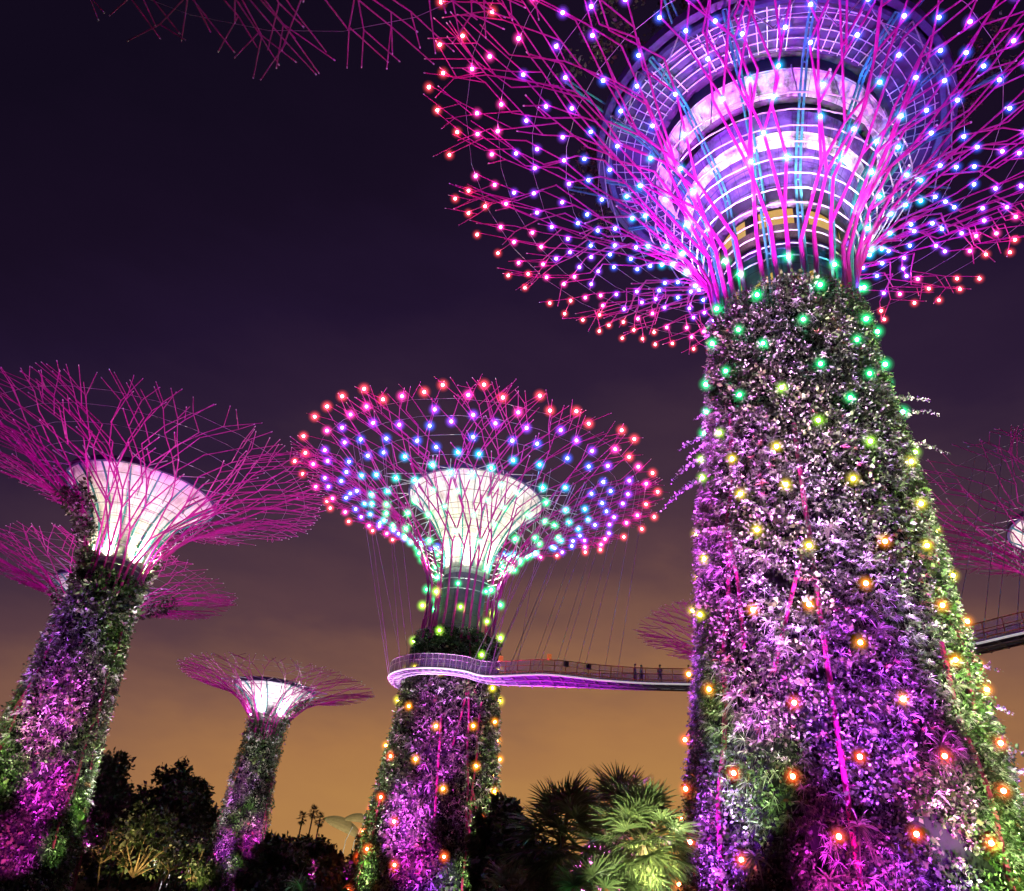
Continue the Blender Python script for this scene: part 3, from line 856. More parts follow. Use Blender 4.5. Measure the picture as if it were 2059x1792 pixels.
# small tree tower
sml, ssh, snodes, sface = supertree('supertree', 'small slender steel tree tower standing clear of the dark trees left of the middle', -14.5, 110, 19.6, 2.05, 3.5, 25.6, 12.3, 28, 41,
    plain_funnel(20.2, 1.7, 24.4, 5.0, light=(1.0, 0.95, 0.92), power=2200, nl=5, mull=10), dict(leaf=0.55, fern=2.0, ivy=4.0, silver=0.5, k=8, wid=0.15), 0.72, hoops=7, group='steel tree towers', poles=2, gap=0.62)
for b in (-130, -45, 45, 130):
    ground_flood(sml, sface, b, 6.5, 23, 7, MAG, 6500, 64)
for b, tz, c, p, cone in ((-82, 10, WHT, 7000, 40), (-36, 6, PUR, 16000, 18), (2, 9, GRN, 6000, 15), (36, 7, MAG, 20000, 20), (-34, 12, PUR, 14000, 14), (-30, 3, PUR, 5000, 26), (35, 2, MAG, 3000, 24), (0, 4, GRN, 2000, 13), (84, 10, WHT, 10000, 40), (0, 19, WHT, 6000, 20)):
    ground_flood(sml, sface, b, 12, tz, ssh.trunk_r(tz), c, p * 5.0, cone)
crown_plants(sml, ssh, sface, -180, 180, -0.15, 0.12, 160, 0.3)
crown_plants(sml, ssh, sface, 40, 80, -0.1, 0.4, 70, 0.3)

# tree tower behind the left one
bck, bsh, bnodes, bface = supertree('supertree', 'steel tree tower half hidden behind the trunk of the left tower', -27, 106, 26.5, 3.0, 5.0, 33.2, 15, 26, 53,
    plain_funnel(27.2, 2.0, 31.6, 5.4, light=(0.85, 0.85, 1.0), power=700, nl=5, mull=10), dict(leaf=0.6, fern=1.5, ivy=2.5, silver=0.5, k=8, wid=0.15), 0.9, hoops=7, group='steel tree towers', poles=2, gap=0.66)
for b in (-110, -30, 50, 130): ground_flood(bck, bface, b, 8, 30, 8, MAG, 17000, 64)
for b in (-60, 60): ground_flood(bck, bface, b, 10, 20, 3.2, WHT, 9000, 30)
crown_plants(bck, bsh, bface, 60, 110, -0.1, 0.55, 190, 0.38)
crown_plants(bck, bsh, bface, -120, -50, -0.1, 0.3, 120, 0.38)

# tree tower behind the giant, showing to its left
hid, hsh, hnodes, hface = supertree('supertree', 'steel tree tower hidden but for its crown edge left of the tallest trunk', 18.7, 112, 31.5, 3.0, 5.2, 38.8, 15.3, 26, 61,
    plain_funnel(32.2, 2.0, 37.0, 5.2, power=700, nl=5, mull=10), dict(leaf=0.7, fern=0.8, ivy=1.0, silver=0.3, k=8, wid=0.15), 0.9, hoops=6, group='steel tree towers', poles=2, gap=0.7)
for b in (-110, -30, 50, 130): ground_flood(hid, hface, b, 9, 36, 8, MAG, 17000, 64)

# tree tower at the right edge
rgt, rsh, rnodes, rface = supertree('supertree', 'dim steel tree tower at the right edge with hanging cables below its crown', 40.6, 91, 30.5, 3.7, 6.6, 43.5, 19.0, 26, 71,
    plain_funnel(32.5, 2.3, 41.0, 7.0, light=(1.0, 0.80, 0.76), power=4200), dict(leaf=0.7, fern=0.8, ivy=1.0, silver=0.3, k=8, wid=0.15), 0.95, hoops=8, group='steel tree towers', poles=3, gap=0.85)
for b in (-110, -30, 50, 130): ground_flood(rgt, rface, b, 14, 40, 9, MAG, 9000, 60)

# tree tower beside the viewer: only the far tips of its crown hang into the top of the frame
ovr, osh, onodes, oface = supertree('supertree', 'dim steel tree tower overhead, only its far crown tips in the top left', 0, 0, 28.5, 3.8, 6.6, 42.0, 23.4, 32, 83,
    plain_funnel(30.5, 2.3, 40.0, 7.0, power=200), dict(leaf=0.7, fern=0.9, ivy=1.2, silver=0.3, k=8, wid=0.17), 1.0, hoops=8, group='steel tree towers', gap=0.85, xy=(-15.6, 4.4), poles=2)
for a in (30, 90): 
    spot(ovr, (10 * math.cos(R(a)), 10 * math.sin(R(a)), 0.6), (13 * math.cos(R(a)), 13 * math.sin(R(a)), 42), (0.85, 0.03, 0.7), 2200, 60, 0.7, 0.4)

# ------------------------------------------------------------------ the walkway
DZ = 20.8
mc = Vector((mid.location.x, mid.location.y, 0))


def pol(az, D): return Vector((D * math.sin(R(az)), D * math.cos(R(az)), 0))


def spline(pts, n):
    """Catmull-Rom through pts, n samples"""
    P = [pts[0] * 2 - pts[1]] + list(pts) + [pts[-1] * 2 - pts[-2]]; out = []
    for i in range(n):
        u = i / (n - 1) * (len(pts) - 1); k = min(int(u), len(pts) - 2); t = u - k
        a, b, c, d = P[k], P[k + 1], P[k + 2], P[k + 3]
        out.append(0.5 * ((2 * b) + (c - a) * t + (2 * a - 5 * b + 4 * c - d) * t * t + (3 * b - a - 3 * c + d) * t ** 3))
    return out


RO_, RI_ = 6.3, 4.75
ring = lambda r, a: mc + Vector((r * math.cos(R(a)), r * math.sin(R(a)), 0))
# outer (near) edge: round the back and left of the trunk, across its front, then off to the right
near_pts = [ring(RO_, a) for a in (110, 150, 190, 225, 255, 280, 303)] + [pol(4.2, 71.2), pol(8.3, 71.6), pol(12.5, 71.6), pol(18, 70.4), pol(25, 66.6), pol(32.3, 61.6), pol(38, 59.5), pol(42.5, 66), pol(43.5, 78)]
far_pts = [ring(RI_, a) for a in (110, 150, 190, 225, 255, 285, 325)] + [pol(4.4, 75.2), pol(8.5, 74.2), pol(12.7, 73.4), pol(18, 72.7), pol(25, 68.8), pol(32.6, 63.7), pol(37.2, 61.6), pol(40.8, 67), pol(42, 79)]
NS = 150
near = spline(near_pts, NS); far = spline(far_pts, NS)
wk = empty('walkway', tuple(mc), 'curved aerial walkway hung on cables, looping round the middle tower and off right', 'walkway')
inv = -mc


def loc(p, z): return Vector((p.x, p.y, z)) + inv


mb = MB(); V = []
for a, b in zip(near, far):
    V += [loc(a, DZ), loc(b, DZ), loc(b, DZ + 0.16), loc(a, DZ + 0.16)]
F = []
for i in range(NS - 1):
    for j in range(4): F.append((4 * i + j, 4 * i + (j + 1) % 4, 4 * (i + 1) + (j + 1) % 4, 4 * (i + 1) + j))
mb.add(V, F); mb.build('deck', M['deck'], wk)
for edge, nm, r in ((near, 'edge_beam', 0.085), (far, 'edge_beam', 0.07)):
    mb = MB(); mb.poly([loc(p, DZ - 0.02) for p in edge], r, 8); mb.build(nm, M['strip'], wk)
mb = MB(); mb.poly([loc(a.lerp(b, 0.30), DZ - 0.22) for a, b in zip(near, far)], 0.10, 6); mb.poly([loc(a.lerp(b, 0.72), DZ - 0.22) for a, b in zip(near, far)], 0.10, 6)
mb.build('stringer', M['crossbeam'], wk)
for i in range(2, NS - 2, 2):
    mb = MB(); a = loc(near[i], DZ - 0.12); b = loc(far[min(NS - 1, i + 1)], DZ - 0.12)
    mb.tube(a, b, 0.085, 0.085, 5); mb.build('cross_beam', M['crossbeam'], wk)
for edge, lean in ((near, 1), (far, 0)):
    for i in range(1, NS - 1, 2):
        mb = MB(); q = edge[i]
        mb.tube(loc(q, DZ + 0.1), loc(q, DZ + 1.35), 0.035, 0.035, 5, True)
        mb.build('railing_post', M['railgrey'] if i < 62 else M['rail'], wk)
    for z, r in ((1.35, 0.045), (0.85, 0.022)):
        mb = MB(); mb.poly([loc(q, DZ + z) for q in edge[:63]], r, 6); mb.build('handrail', M['railgrey'], wk)
        mb = MB(); mb.poly([loc(q, DZ + z) for q in edge[62:]], r, 6); mb.build('handrail', M['rail'], wk)
    mb = MB(); mb.poly([loc(q, DZ + 0.3) for q in edge[62:]], 0.04, 5); mb.build('kick_rail', M['rail'], wk)
    mb = MB(); V = []
    for q in edge: V += [loc(q, DZ + 0.18), loc(q, DZ + 1.28)]
    mb.add(V, [(2 * i, 2 * i + 2, 2 * i + 3, 2 * i + 1) for i in range(NS - 1)]); mb.build('railing_mesh', M['mesh'], wk)
for i in (70, 62):
    mb = MB(); mb.box(loc(near[i], DZ + 1.62), (0.20, 0.12, 0.22), 0.1); mb.tube(loc(near[i], DZ + 1.3), loc(near[i], DZ + 1.45), 0.05); mb.build('lamp_box', M['box'], wk)
for i in (73, 77):
    mb = MB(); mb.box(loc(near[i], DZ + 1.0) + Vector((0.0, -0.25, 0)), (0.20, 0.14, 0.20), 0.3); mb.tube(loc(near[i], DZ + 1.0), loc(near[i], DZ + 1.0) + Vector((0, -0.25, 0)), 0.04); mb.build('speaker', M['blackbox'], wk)
# hanging cables up to the crown of the middle tower
tops = {}
for i, (k, a, f) in enumerate([(18, 215, 0.80), (20, 218, 0.80), (22, 220, 0.80), (26, 226, 0.72), (28, 228, 0.72), (30, 232, 0.72),
                               (52, 318, 0.60), (54, 318, 0.60), (56, 320, 0.62), (58, 322, 0.66), (60, 324, 0.66), (62, 326, 0.7), (64, 328, 0.7), (66, 330, 0.75), (68, 332, 0.78), (70, 334, 0.8),
                               (72, 336, 0.82), (74, 338, 0.85), (76, 340, 0.88), (79, 342, 0.9), (82, 344, 0.94), (57, 300, 0.6), (60, 302, 0.62), (64, 306, 0.66)]):
    e = near if i % 2 == 0 else far
    mb = MB(); t = msh.pt(R(a), msh.Lt * f, 0.0)
    mb.tube(loc(e[k], DZ + 0.1), t, 0.028 if k not in (56, 58, 60, 62) else 0.05, None, 4); mb.build('suspension_cable', M['wire'], wk)
rl = Vector(rgt.location)
for i, k in enumerate(range(116, 140, 2)):
    e = near if i % 2 else far; t = rl + rsh.pt(R(205 + i * 3), rsh.Lt * (0.9 - 0.03 * i), 0)
    mb = MB(); mb.tube(loc(e[k], DZ + 0.1), t - mc, 0.03, None, 4); mb.build('suspension_cable', M['wire'], wk)
# violet lamps tucked under the deck
for k in (30, 42, 52, 58):
    q = loc(near[k].lerp(far[k], 0.5), DZ - 2.4); spot(wk, q, q + Vector((0.3, 0, 3)), (0.80, 0.66, 1.0), 190, 150, 0.8, 0.2)
for k in (66,):
    q = loc(near[k].lerp(far[k], 0.5), DZ - 2.6); spot(wk, q, q + Vector((0.3, 0, 3)), (0.55, 0.30, 1.0), 60, 150, 0.8, 0.2)


# ------------------------------------------------------------------ people on the walkway
def person(p, rz, shirt, label, stride=0.08):
    root = empty('person', p, label, 'person', 'people on the walkway')
    root.rotation_euler = (0, 0, rz)

    def skin(name, pts, edges, rad, m, parent):
        me = bpy.data.meshes.new(name); me.from_pydata(pts, edges, []); me.materials.append(m)
        o = link(name, me, parent); md = o.modifiers.new('skin', 'SKIN'); md.use_smooth_shade = True
        for v, r in zip(me.skin_vertices[0].data, rad): v.radius = (r, r)
        me.skin_vertices[0].data[0].use_root = True
        s = o.modifiers.new('sub', 'SUBSURF'); s.levels = 1; s.render_levels = 1
        return o
    s = stride
    pts = [(0, 0, 0.93), (0, 0, 1.15), (0, 0, 1.38), (0, 0, 1.50), (0, 0.01, 1.58), (0, 0.02, 1.70),
           (0.09, 0, 0.88), (0.10, s, 0.48), (0.10, s * 0.7, 0.07), (0.10, s + 0.13, 0.03), (-0.09, 0, 0.88), (-0.10, -s, 0.48), (-0.10, -s * 1.4, 0.07), (-0.10, -s + 0.06, 0.03),
           (0.19, 0, 1.40), (0.24, -0.02, 1.14), (0.24, 0.12, 0.93), (0.24, 0.17, 0.82), (-0.19, 0, 1.40), (-0.24, -0.02, 1.14), (-0.24, 0.10, 0.93), (-0.24, 0.15, 0.82)]
    ed = [(0, 1), (1, 2), (2, 3), (3, 4), (4, 5), (0, 6), (6, 7), (7, 8), (8, 9), (0, 10), (10, 11), (11, 12), (12, 13), (2, 14), (14, 15), (15, 16), (16, 17), (2, 18), (18, 19), (19, 20), (20, 21)]
    rad = [0.13, 0.12, 0.13, 0.055, 0.08, 0.085, 0.085, 0.06, 0.04, 0.035, 0.085, 0.06, 0.04, 0.035, 0.055, 0.042, 0.032, 0.03, 0.055, 0.042, 0.032, 0.03]
    body = skin('body', pts, ed, rad, M['skin'], root)
    skin('shirt', [pts[i] for i in (0, 1, 2, 14, 15, 18, 19)], [(0, 1), (1, 2), (2, 3), (3, 4), (2, 5), (5, 6)], [0.15, 0.14, 0.15, 0.072, 0.055, 0.072, 0.055], shirt, root)
    skin('trousers', [pts[i] for i in (0, 6, 7, 8, 10, 11, 12)], [(0, 1), (1, 2), (2, 3), (0, 4), (4, 5), (5, 6)], [0.145, 0.10, 0.075, 0.058, 0.10, 0.075, 0.058], M['cloth_c'], root)
    mb = MB(); mb.sphere((0, -0.012, 1.715), 0.105, 10, 7, 0, (0.95, 1.05, 0.95)); mb.build('hair', M['hair'], root, True)
    mb = MB(); mb.sphere((0.035, 0.10, 1.665), 0.012, 6, 4); mb.sphere((-0.035, 0.10, 1.665), 0.012, 6, 4); mb.build('eyes', M['hair'], root)
    mb = MB(); mb.sphere((0, 0.108, 1.635), 0.016, 6, 4, 0, (0.7, 1.2, 1.3)); mb.sphere((0, 0.095, 1.595), 0.02, 6, 4, 0, (1.4, 0.5, 0.4)); mb.build('face', M['skin'], root)
    return root


for k, t, rz, sh_, lb in ((85, 0.45, 1.2, 'cloth_b', 'leftmost person on the walkway, in a dark violet shirt'), (86, 0.6, -1.4, 'cloth_a', 'person in white on the walkway, second from the left'),
                         (89, 0.5, 2.4, 'cloth_b', 'person in dark clothes alone mid way along the walkway railing'), (93, 0.5, 0.5, 'cloth_a', 'rightmost person on the walkway, in a pale shirt')):
    q = near[k].lerp(far[k], t)
    person((q.x, q.y, DZ + 0.165), rz, M[sh_], lb)


# ------------------------------------------------------------------ palms
FAN_ME = {}


def fan_mesh(v, nb=26):
    """one fan leaf: petiole along +X from the origin, a pleated fan of blades at its end"""
    if v in FAN_ME: return FAN_ME[v]
    r = np.random.default_rng(100 + v); st = 0.95
    a = np.linspace(-1.9, 1.9, nb) + r.normal(0, 0.02, nb)
    P = np.tile([st, 0, -0.05], (nb, 1)).astype(float)
    D = unit(np.stack([np.cos(a), np.sin(a), 0.10 + 0.05 * r.standard_normal(nb)], 1))
    S = unit(np.cross(D, np.array([[0, 0, 1.0]])) + np.array([0, 0, 1.0]) * np.where(np.arange(nb) % 2, 0.45, -0.45)[:, None])
    Ln = 0.82 * (0.72 + 0.28 * np.cos(a * 0.7)) * r.uniform(0.93, 1.05, nb)
    tb = np.array([[0.15, 0.19, 0.08]]) * r.uniform(0.75, 1.3, (nb, 1))
    b1 = blades(P, D, S, Ln, np.full(nb, 0.052), 0.30 * r.uniform(0.5, 1.5, nb), tb, (0.55, 1.0, 0.8, 0.08))
    pt_ = blades(np.zeros((2, 3)), np.tile([1.0, 0, 0.0], (2, 1)), np.array([[0, 1.0, 0], [0, 0, 1.0]]), np.full(2, st), np.full(2, 0.04), np.full(2, 0.05), np.tile([[0.14, 0.16, 0.05]], (2, 1)), (1, 1, 1, 1))
    V, F, T = cat_parts([b1, pt_])
    FAN_ME[v] = raw_mesh('frond', V, F, [M['palm']], tint=T)
    return FAN_ME[v]


def palm(p, h, size, n, label, lean=(0, 0), seed=0, trunk_r=0.13):
    root = empty('fan_palm', (p[0], p[1], 0), label, 'palm', 'fan palms')
    rg = random.Random(seed)
    top = Vector((lean[0], lean[1], h))
    mb = MB(); mb.poly([top * t + Vector((0, 0, 0)) for t in np.linspace(0, 1, 9)], [trunk_r * (1.25 - 0.3 * t) for t in np.linspace(0, 1, 9)], 9)
    for i in range(60):
        t = rg.uniform(0.1, 1); a = rg.uniform(0, 6.28); q = top * t
        mb.tube(q + Vector((math.cos(a), math.sin(a), 0)) * trunk_r * 0.9, q + Vector((math.cos(a), math.sin(a), 0.9)) * trunk_r * 1.6, 0.03, 0.008, 4)
    mb.build('trunk', M['bark'], root)
    for i in range(n):
        u = (i + 0.5) / n
        el = R(84 - 150 * u + rg.uniform(-10, 10)); azm = i * 2.399963 + rg.uniform(-0.25, 0.25)
        o = link('frond', fan_mesh(i % 4), root, top + Vector((0, 0, rg.uniform(-0.25, 0.1) - 0.25 * u)))
        s = size * rg.uniform(0.85, 1.12)
        o.rotation_euler = (rg.uniform(-0.5, 0.5), -el, azm); o.scale = (s, s, s)
    return root


def P2(az, D): return (D * math.sin(R(az)), D * math.cos(R(az)))


pa = palm(P2(11.2, 26), 4.15, 0.98, 84, 'fan palm lit yellow green by a lamp, against the tallest tower trunk', (0.05, 0), 3)
for dx, dy, dz, tz, c, p in ((0.4, -2.3, 2.3, 4.3, (1.0, 0.95, 0.42), 2200), (-0.8, -7.5, 0.3, 4.6, (0.86, 1.0, 0.55), 6000), (1.6, -4.0, 0.3, 4.4, (0.85, 1.0, 0.75), 2600)):
    spot(pa, (dx, dy, dz), (0.0, 0.1, tz), c, p, 34 if dz < 1 else 56, 0.8, 0.1)
pb = palm(P2(9.9, 34), 5.3, 1.25, 60, 'tall dark fan palm behind the yellow lit one', (0, 0), 5)
pc = palm(P2(6.0, 32), 4.4, 1.3, 64, 'broad dark fan palm leftmost of the big palms', (0, 0), 6)
spot(pc, (1.8, -2.0, 0.5), (0.7, 0, 5.0), (0.9, 1.0, 0.6), 130, 60, 0.8, 0.1)
pd = palm(P2(8.3, 25), 2.2, 0.9, 30, 'low green fan palm at the foot of the lit palm', (0, 0), 8)
spot(pd, (0.3, -1.0, 0.3), (0, 0, 2.4), (0.15, 1.0, 0.35), 110, 90, 0.8, 0.1)
pe = palm(P2(3.0, 46), 2.7, 1.1, 34, 'dark violet tinged fan palm right of the middle trunk', (0, 0), 9)
spot(pe, (0.3, -2.0, 0.3), (0, 0, 2.8), (0.4, 0.15, 1.0), 60, 70, 0.8, 0.1)


# ------------------------------------------------------------------ broadleaf trees and shrubs
def tree(name, p, h, w, label, seed, key='dark', leaf=0.45, nclump=70, k=34, bole=0.4, group='dark park trees', trunks=1, cat='tree'):
    root = empty(name, (p[0], p[1], 0), label, cat, group)
    rg = random.Random(seed); ends = []
    for tki in range(trunks):
        bx, by = (0, 0) if trunks == 1 else (rg.uniform(-0.3, 0.3) * w, rg.uniform(-0.2, 0.2) * w)
        mb = MB(); b0 = Vector((bx, by, 0)); f = Vector((bx * 1.4 + rg.uniform(-0.06, 0.06) * h, by * 1.4, bole * h))
        tr = 0.02 * h / (trunks ** 0.5)
        mb.poly([b0, b0.lerp(f, 0.5) + Vector((rg.uniform(-0.1, 0.1), 0, 0)), f], [tr * 1.3, tr, tr * 0.8], 8)
        for i in range(9):
            a = rg.uniform(0, 6.28); el = rg.uniform(0.25, 1.25)
            ln = rg.uniform(0.30, 0.55) * h
            e = f + Vector((math.cos(a) * math.cos(el) * w * 0.42, math.sin(a) * math.cos(el) * w * 0.42, math.sin(el) * ln))
            e.z = min(e.z, h * 0.94)
            md = f.lerp(e, 0.5) + Vector((0, 0, 0.04 * h))
            mb.poly([f, md, e], [tr * 0.6, tr * 0.38, tr * 0.12], 6)
            ends += [e, md.lerp(e, 0.5)]
        mb.build('trunk', M['bark'], root)
    C = []
    cz, hz = h * (0.60 if bole > 0.2 else 0.5), h * (0.40 if bole > 0.2 else 0.5)
    lobes = []
    for i in range(13):
        a = rg.uniform(0, 6.28); u = rg.uniform(-0.75, 0.8); q = math.sqrt(1 - u * u)
        lobes.append((0.62 * q * w / 2 * math.cos(a) * rg.uniform(0.6, 1.15), 0.62 * q * w / 2 * math.sin(a) * rg.uniform(0.6, 1.15), cz + u * hz * 0.72))
    lobes.append((rg.uniform(-0.1, 0.1) * w, 0, cz + hz * 0.74))
    for i in range(nclump):
        e = lobes[i % len(lobes)]; v = Vector((rg.gauss(0, 1), rg.gauss(0, 1), rg.gauss(0, 1))).normalized(); q = rg.uniform(0.45, 1.12)
        C.append((e[0] + v.x * q * w * 0.20, e[1] + v.y * q * w * 0.20, max(0.1, e[2] + v.z * q * hz * 0.30)))
    mbl = MB(); f0 = Vector((0, 0, bole * h * 0.8))
    for e in lobes: mbl.poly([f0, f0.lerp(Vector(e), 0.55) + Vector((0, 0, 0.03 * h)), Vector(e)], [0.012 * h, 0.007 * h, 0.003 * h], 5)
    mbl.build('limbs', M['bark'], root)
    C = np.array(C)
    mid_ = C.mean(0); Nn = unit(C - mid_ + 1e-3)
    V, F, T = cat_parts([clumps(C, Nn, np.full(len(C), 0.085 * w) * rng.uniform(0.7, 1.4, len(C)), k, key, leaf=leaf)])
    link('crown', raw_mesh('crown', V, F, [M['leaf']], tint=T), root)
    return root


def height_for(elev_tan, D): return 1.6 + elev_tan * D


tree('broadleaf_tree', P2(-22.9, 104), 13.4, 10.0, 'tall dark tree beside the left tower trunk', 1, nclump=420, leaf=0.5)
tree('broadleaf_tree', P2(-18.7, 98), 12.4, 9.0, 'dense dark round tree between the left and the small tower', 2, nclump=460, leaf=0.5)
tree('broadleaf_tree', P2(-16.6, 128), 10.5, 9.0, 'lower dark tree just left of the small tower trunk', 3, nclump=320)
yt = tree('multi_stem_tree', P2(-19.9, 52), 5.4, 6.0, 'yellow lit tree with thin pale stems under the dark trees', 4, key='ivy', leaf=0.24, nclump=110, k=16, bole=0.4, trunks=4)
spot(yt, (-0.6, -2.2, 0.2), (0, 0.3, 5), (1.0, 0.78, 0.28), 1000, 65, 0.8, 0.1); spot(yt, (1.2, -2.0, 0.2), (0.8, 0.3, 5), (1.0, 0.78, 0.28), 900, 60, 0.8, 0.1)
y2 = tree('multi_stem_tree', P2(-16.6, 56), 4.6, 3.6, 'small yellow lit tree left of the small tower trunk', 14, key='ivy', leaf=0.26, nclump=90, k=16, bole=0.45, trunks=2)
spot(y2, (0.4, -2.2, 0.2), (0, 0.3, 4.4), (1.0, 0.85, 0.35), 1500, 60, 0.8, 0.1)
for i, (az, D, h, w, lb) in enumerate(((-11.9, 78, 5.6, 6, 'dark tree just right of the small tower trunk'), (-10.2, 84, 6.3, 8, 'dark tree below the small distant palms'), (-8.9, 90, 5.6, 6, 'dark round tree in front of the cream domes'),
                                       (-6.2, 92, 7.4, 6, 'dark tree touching the left edge of the middle trunk'), (-13.0, 130, 8.6, 8, 'dark tree far behind the small tower trunk'))):
    t = tree('broadleaf_tree', P2(az, D), h, w, lb, 20 + i, nclump=300)
tl = bpy.data.objects.get('broadleaf_tree')
tree('broadleaf_tree', P2(1.9, 66), 9.4, 5.2, 'dark tree right of the middle tower trunk', 31, nclump=320)
tree('broadleaf_tree', P2(3.4, 62), 7.6, 5.0, 'low dark tree left of the fan palms', 32, nclump=300)
for i, (az, D, h) in enumerate(((-10.9, 120, 9.8), (-10.3, 122, 10.8), (-9.8, 118, 9.6))):
    palm(P2(az, D), h + 1.2, 0.5, 30, ('leftmost of three small distant palms against the orange sky', 'tallest of three small distant palms against the orange sky', 'rightmost of three small distant palms against the orange sky')[i], (0, 0), 40 + i, 0.10)

SH = [(-24.2, 120, 5.6, 'tall hedge shrub under the tree beside the left tower trunk'), (-21.6, 118, 6.0, 'tall hedge shrub between the two tall dark trees'), (-20.2, 112, 5.4, 'hedge shrub left of the round dark tree'), (-18.2, 116, 5.8, 'hedge shrub under the round dark tree'),
      (-16.4, 142, 6.6, 'hedge shrub just left of the small tower trunk'), (-12.6, 142, 7.4, 'hedge shrub just right of the small tower trunk'), (-11.2, 112, 6.0, 'hedge shrub below the leftmost distant palm'), (-9.2, 116, 6.2, 'hedge shrub below the cream domes'),
      (-7.0, 112, 6.0, 'hedge shrub just left of the middle tower trunk'), (1.2, 100, 6.4, 'hedge shrub just right of the middle tower trunk'), (3.6, 96, 6.6, 'hedge shrub left of the broad fan palm'), (-27.5, 116, 5.6, 'hedge shrub behind the left tower trunk'),
      (-15.8, 62, 2.6, 'low shrub in front of the small lit tree'), (-10.6, 60, 2.9, 'low shrub right of the small tower foot'), (-9.6, 70, 2.6, 'low shrub between the small and middle towers'), (5.4, 50, 2.7, 'low shrub right of the middle tower foot, behind the fan palms'), (4.2, 40, 2.4, 'low shrub at the foot of the broad fan palm')]
for i, (az, D, h, lb) in enumerate(SH):
    tree('shrub', P2(az, D), h, h * 2.0, 'dark ' + lb, 60 + i, nclump=170, k=26, leaf=0.1 * h ** 0.7, bole=0.12, group='dark shrubs', cat='shrub')

# feathery shrub by the foot of the middle tower, violet shrubs at the foot of the giant


def fern_shrub(p, h, label, seed, key='fern', n=26, cat='shrub', group=None):
    root = empty('shrub', (p[0], p[1], 0), label, cat, group)
    rg = random.Random(seed); mb = MB()
    for i in range(7):
        a = rg.uniform(0, 6.28); mb.poly([(0, 0, 0), (0.15 * h * math.cos(a), 0.15 * h * math.sin(a), 0.4 * h), (0.3 * h * math.cos(a), 0.3 * h * math.sin(a), 0.7 * h)], [0.03, 0.02, 0.012], 5)
    mb.build('stem', M['bark'], root)
    C = np.stack([rng.normal(0, 0.3 * h, n), rng.normal(0, 0.3 * h, n), rng.uniform(0.2, 0.95, n) * h], 1)
    V, F, T = cat_parts([rosettes(C, unit(C * np.array([1, 1, 0.3]) + 1e-3), np.full(n, 0.45 * h), 18, key, 0.5, 0.07)])
    link('foliage', raw_mesh('foliage', V, F, [M['leaf']], tint=T), root)
    return root


fs = fern_shrub(P2(-9.2, 34), 2.1, 'feathery green shrub lit at the left foot of the middle tower', 1, n=14)
spot(fs, (0.2, -1.2, 0.2), (0, 0, 2.0), (0.4, 1.0, 0.5), 110, 90, 0.8, 0.1)
for i, (az, D, h, lb) in enumerate(((14.5, 24, 1.5, 'violet lit shrub right of the lit palm'), (17.5, 24.5, 1.5, 'violet lit shrub at the left foot of the tallest tower'), (21.5, 25, 1.3, 'violet lit shrub at the front foot of the tallest tower'),
                                    (26.0, 25, 1.4, 'violet lit shrub with reddish twigs at the front of the tallest tower'), (30.5, 26, 1.5, 'green and violet shrub at the right foot of the tallest tower'), (34, 27, 1.6, 'shrub in the bottom right corner'), (11.5, 23, 1.6, 'pink lit shrub below the lit palm'))):
    s = fern_shrub(P2(az, D), h, lb, 10 + i, 'silver' if i % 3 == 2 else 'fern', 22, group='shrubs at the foot of the tallest tower')
    if i < 6: spot(s, (0, -1.6, 0.2), (0, 0, 1.8), (0.8, 0.1, 1.0) if i != 4 else (0.8, 1.0, 0.4), 45, 100, 0.8, 0.1)

# ------------------------------------------------------------------ domes, building, shelter
dm = empty('conservatory', P2(-8.2, 260), 'cream domed conservatory roofs on the horizon left of the middle tower', 'building')
fa = math.atan2(-dm.location.y, -dm.location.x)


def dome_shell(cx_, half, hgt, z0, depth, tilt=0.0):
    """arched crescent of roof: broad at the crown, running out to points, curved back away from the walk"""
    mb = MB(); n = 28; k = 5; V = []
    for i in range(n + 1):
        t = -1 + 2 * i / n; w = depth * max(0.02, 1 - t * t) ** 0.7
        z = z0 + hgt * (1 - t * t) + tilt * t; x = cx_ + half * t
        for j in range(k):
            u = j / (k - 1)
            V.append((x, -w * 0.5 * (1 - u * u), z - w * 0.85 * (1 - u)))
        V.append((x, -w * 0.5 + 0.25, z - w * 0.85 - 0.02)); V.append((x, 0.3, z - 0.25))
    m_ = k + 2
    F = [(m_ * i + j, m_ * (i + 1) + j, m_ * (i + 1) + (j + 1) % m_, m_ * i + (j + 1) % m_) for i in range(n) for j in range(m_)]
    mb.add(V, F); return mb


dm.rotation_euler = (0, 0, fa + math.pi / 2)
dome_shell(0, 6.2, 2.4, 20.4, 4.4, -1.9).build('roof_shell', M['dome'], dm)
dome_shell(4.2, 4.9, 2.4, 22.2, 3.0, -0.3).build('roof_shell', M['dome'], dm)
dome_shell(10.5, 3.6, 2.6, 22.2, 3.0).build('roof_shell', M['dome'], dm)
for x in (0.5, 3.0, 5.5, 8.0):
    mb = MB(); mb.poly([(x, -1.6, 0), (x + 0.7, -2.2, 17), (x + 2.0, -2.4, 20.6)], 0.14, 6); mb.build('support', M['edge'], dm)
spot(dm, (5, -55, 2), (8, 0, 24), (1.0, 0.85, 0.5), 90000, 80, 0.8, 1)

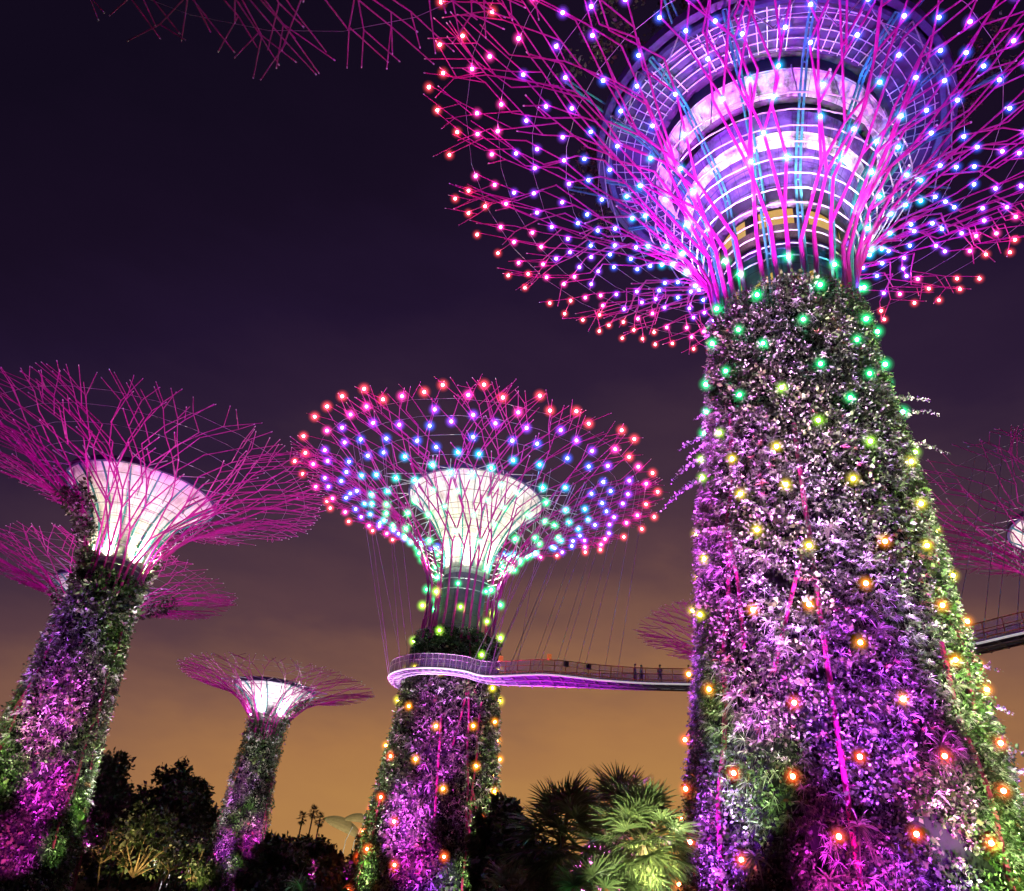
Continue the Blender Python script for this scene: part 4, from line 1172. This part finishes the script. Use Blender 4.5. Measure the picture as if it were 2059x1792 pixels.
bd = empty('building', P2(34.4, 130), 'beige flat topped building glimpsed at the right edge behind the tallest tower', 'building')
bd.rotation_euler = (0, 0, R(-34))
mb = MB(); mb.box((0, 0, 9.5), (14, 8, 9.5)); mb.build('wall', M['concrete'], bd)
mb = MB(); mb.box((0, 0, 19.25), (14.4, 8.4, 0.25)); mb.build('parapet', M['concrete'], bd)
for fl in range(3):
    for i in range(11):
        mb = MB(); mb.box((-12.5 + 2.5 * i, -8.03, 4.5 + 4.6 * fl), (0.7, 0.04, 0.8)); mb.build('window', M['glass_dark'], bd)
spot(bd, (0, -26, 0.5), (0, -8, 12), (1.0, 0.8, 0.45), 9000, 90, 0.8, 0.5)

st = empty('shelter', P2(-17.4, 66), 'small dark open shelter with a violet roof and beaded lights down its posts', 'shelter')
mb = MB(); mb.lathe([(0.1, 2.95), (1.0, 2.82), (1.25, 2.74), (1.25, 2.68), (0.1, 2.72)], 28); mb.build('roof', M['beam'], st)
M['bead'] = mat('white_bead_light', (0.7, 0.7, 0.7), 0.4, emit=(1.0, 0.92, 0.95), es=0.9)
for x, y in ((-0.8, -0.6), (0.8, -0.6), (0.8, 0.6), (-0.8, 0.6)):
    mb = MB(); mb.tube((x, y, 0), (x, y, 2.7), 0.05, 0.045, 8, True); po = mb.build('post', M['dark_band'], st)
    mb = MB()
    mb.lathe([((0.035, 0.006)[j % 2], 0.3 + 0.10 * j) for j in range(24)], 6, 0, (x, y - 0.1, 0))
    mb.build('light_string', M['bead'], po)
spot(st, (0.4, -2.6, 1.2), (0, 0, 2.8), (0.9, 0.3, 0.8), 60, 80, 0.8, 0.1)

# ------------------------------------------------------------------ ground
mb = MB(); n = 48; S = 1500
mb.add([(-S, -S, 0), (S, -S, 0), (S, S, 0), (-S, S, 0)], [(0, 1, 2, 3)]); g = mb.build('ground', M['ground']); g['kind'] = 'structure'
mb = MB(); V = []
for i in range(41):
    t = i / 40; x = -60 + 120 * t; y = 10 + 5 * math.sin(t * 5); V += [(x, y - 2.5, 0.004), (x, y + 2.5, 0.004)]
mb.add(V, [(2 * i, 2 * i + 2, 2 * i + 3, 2 * i + 1) for i in range(40)]); p_ = mb.build('path', M['path']); p_['kind'] = 'structure'
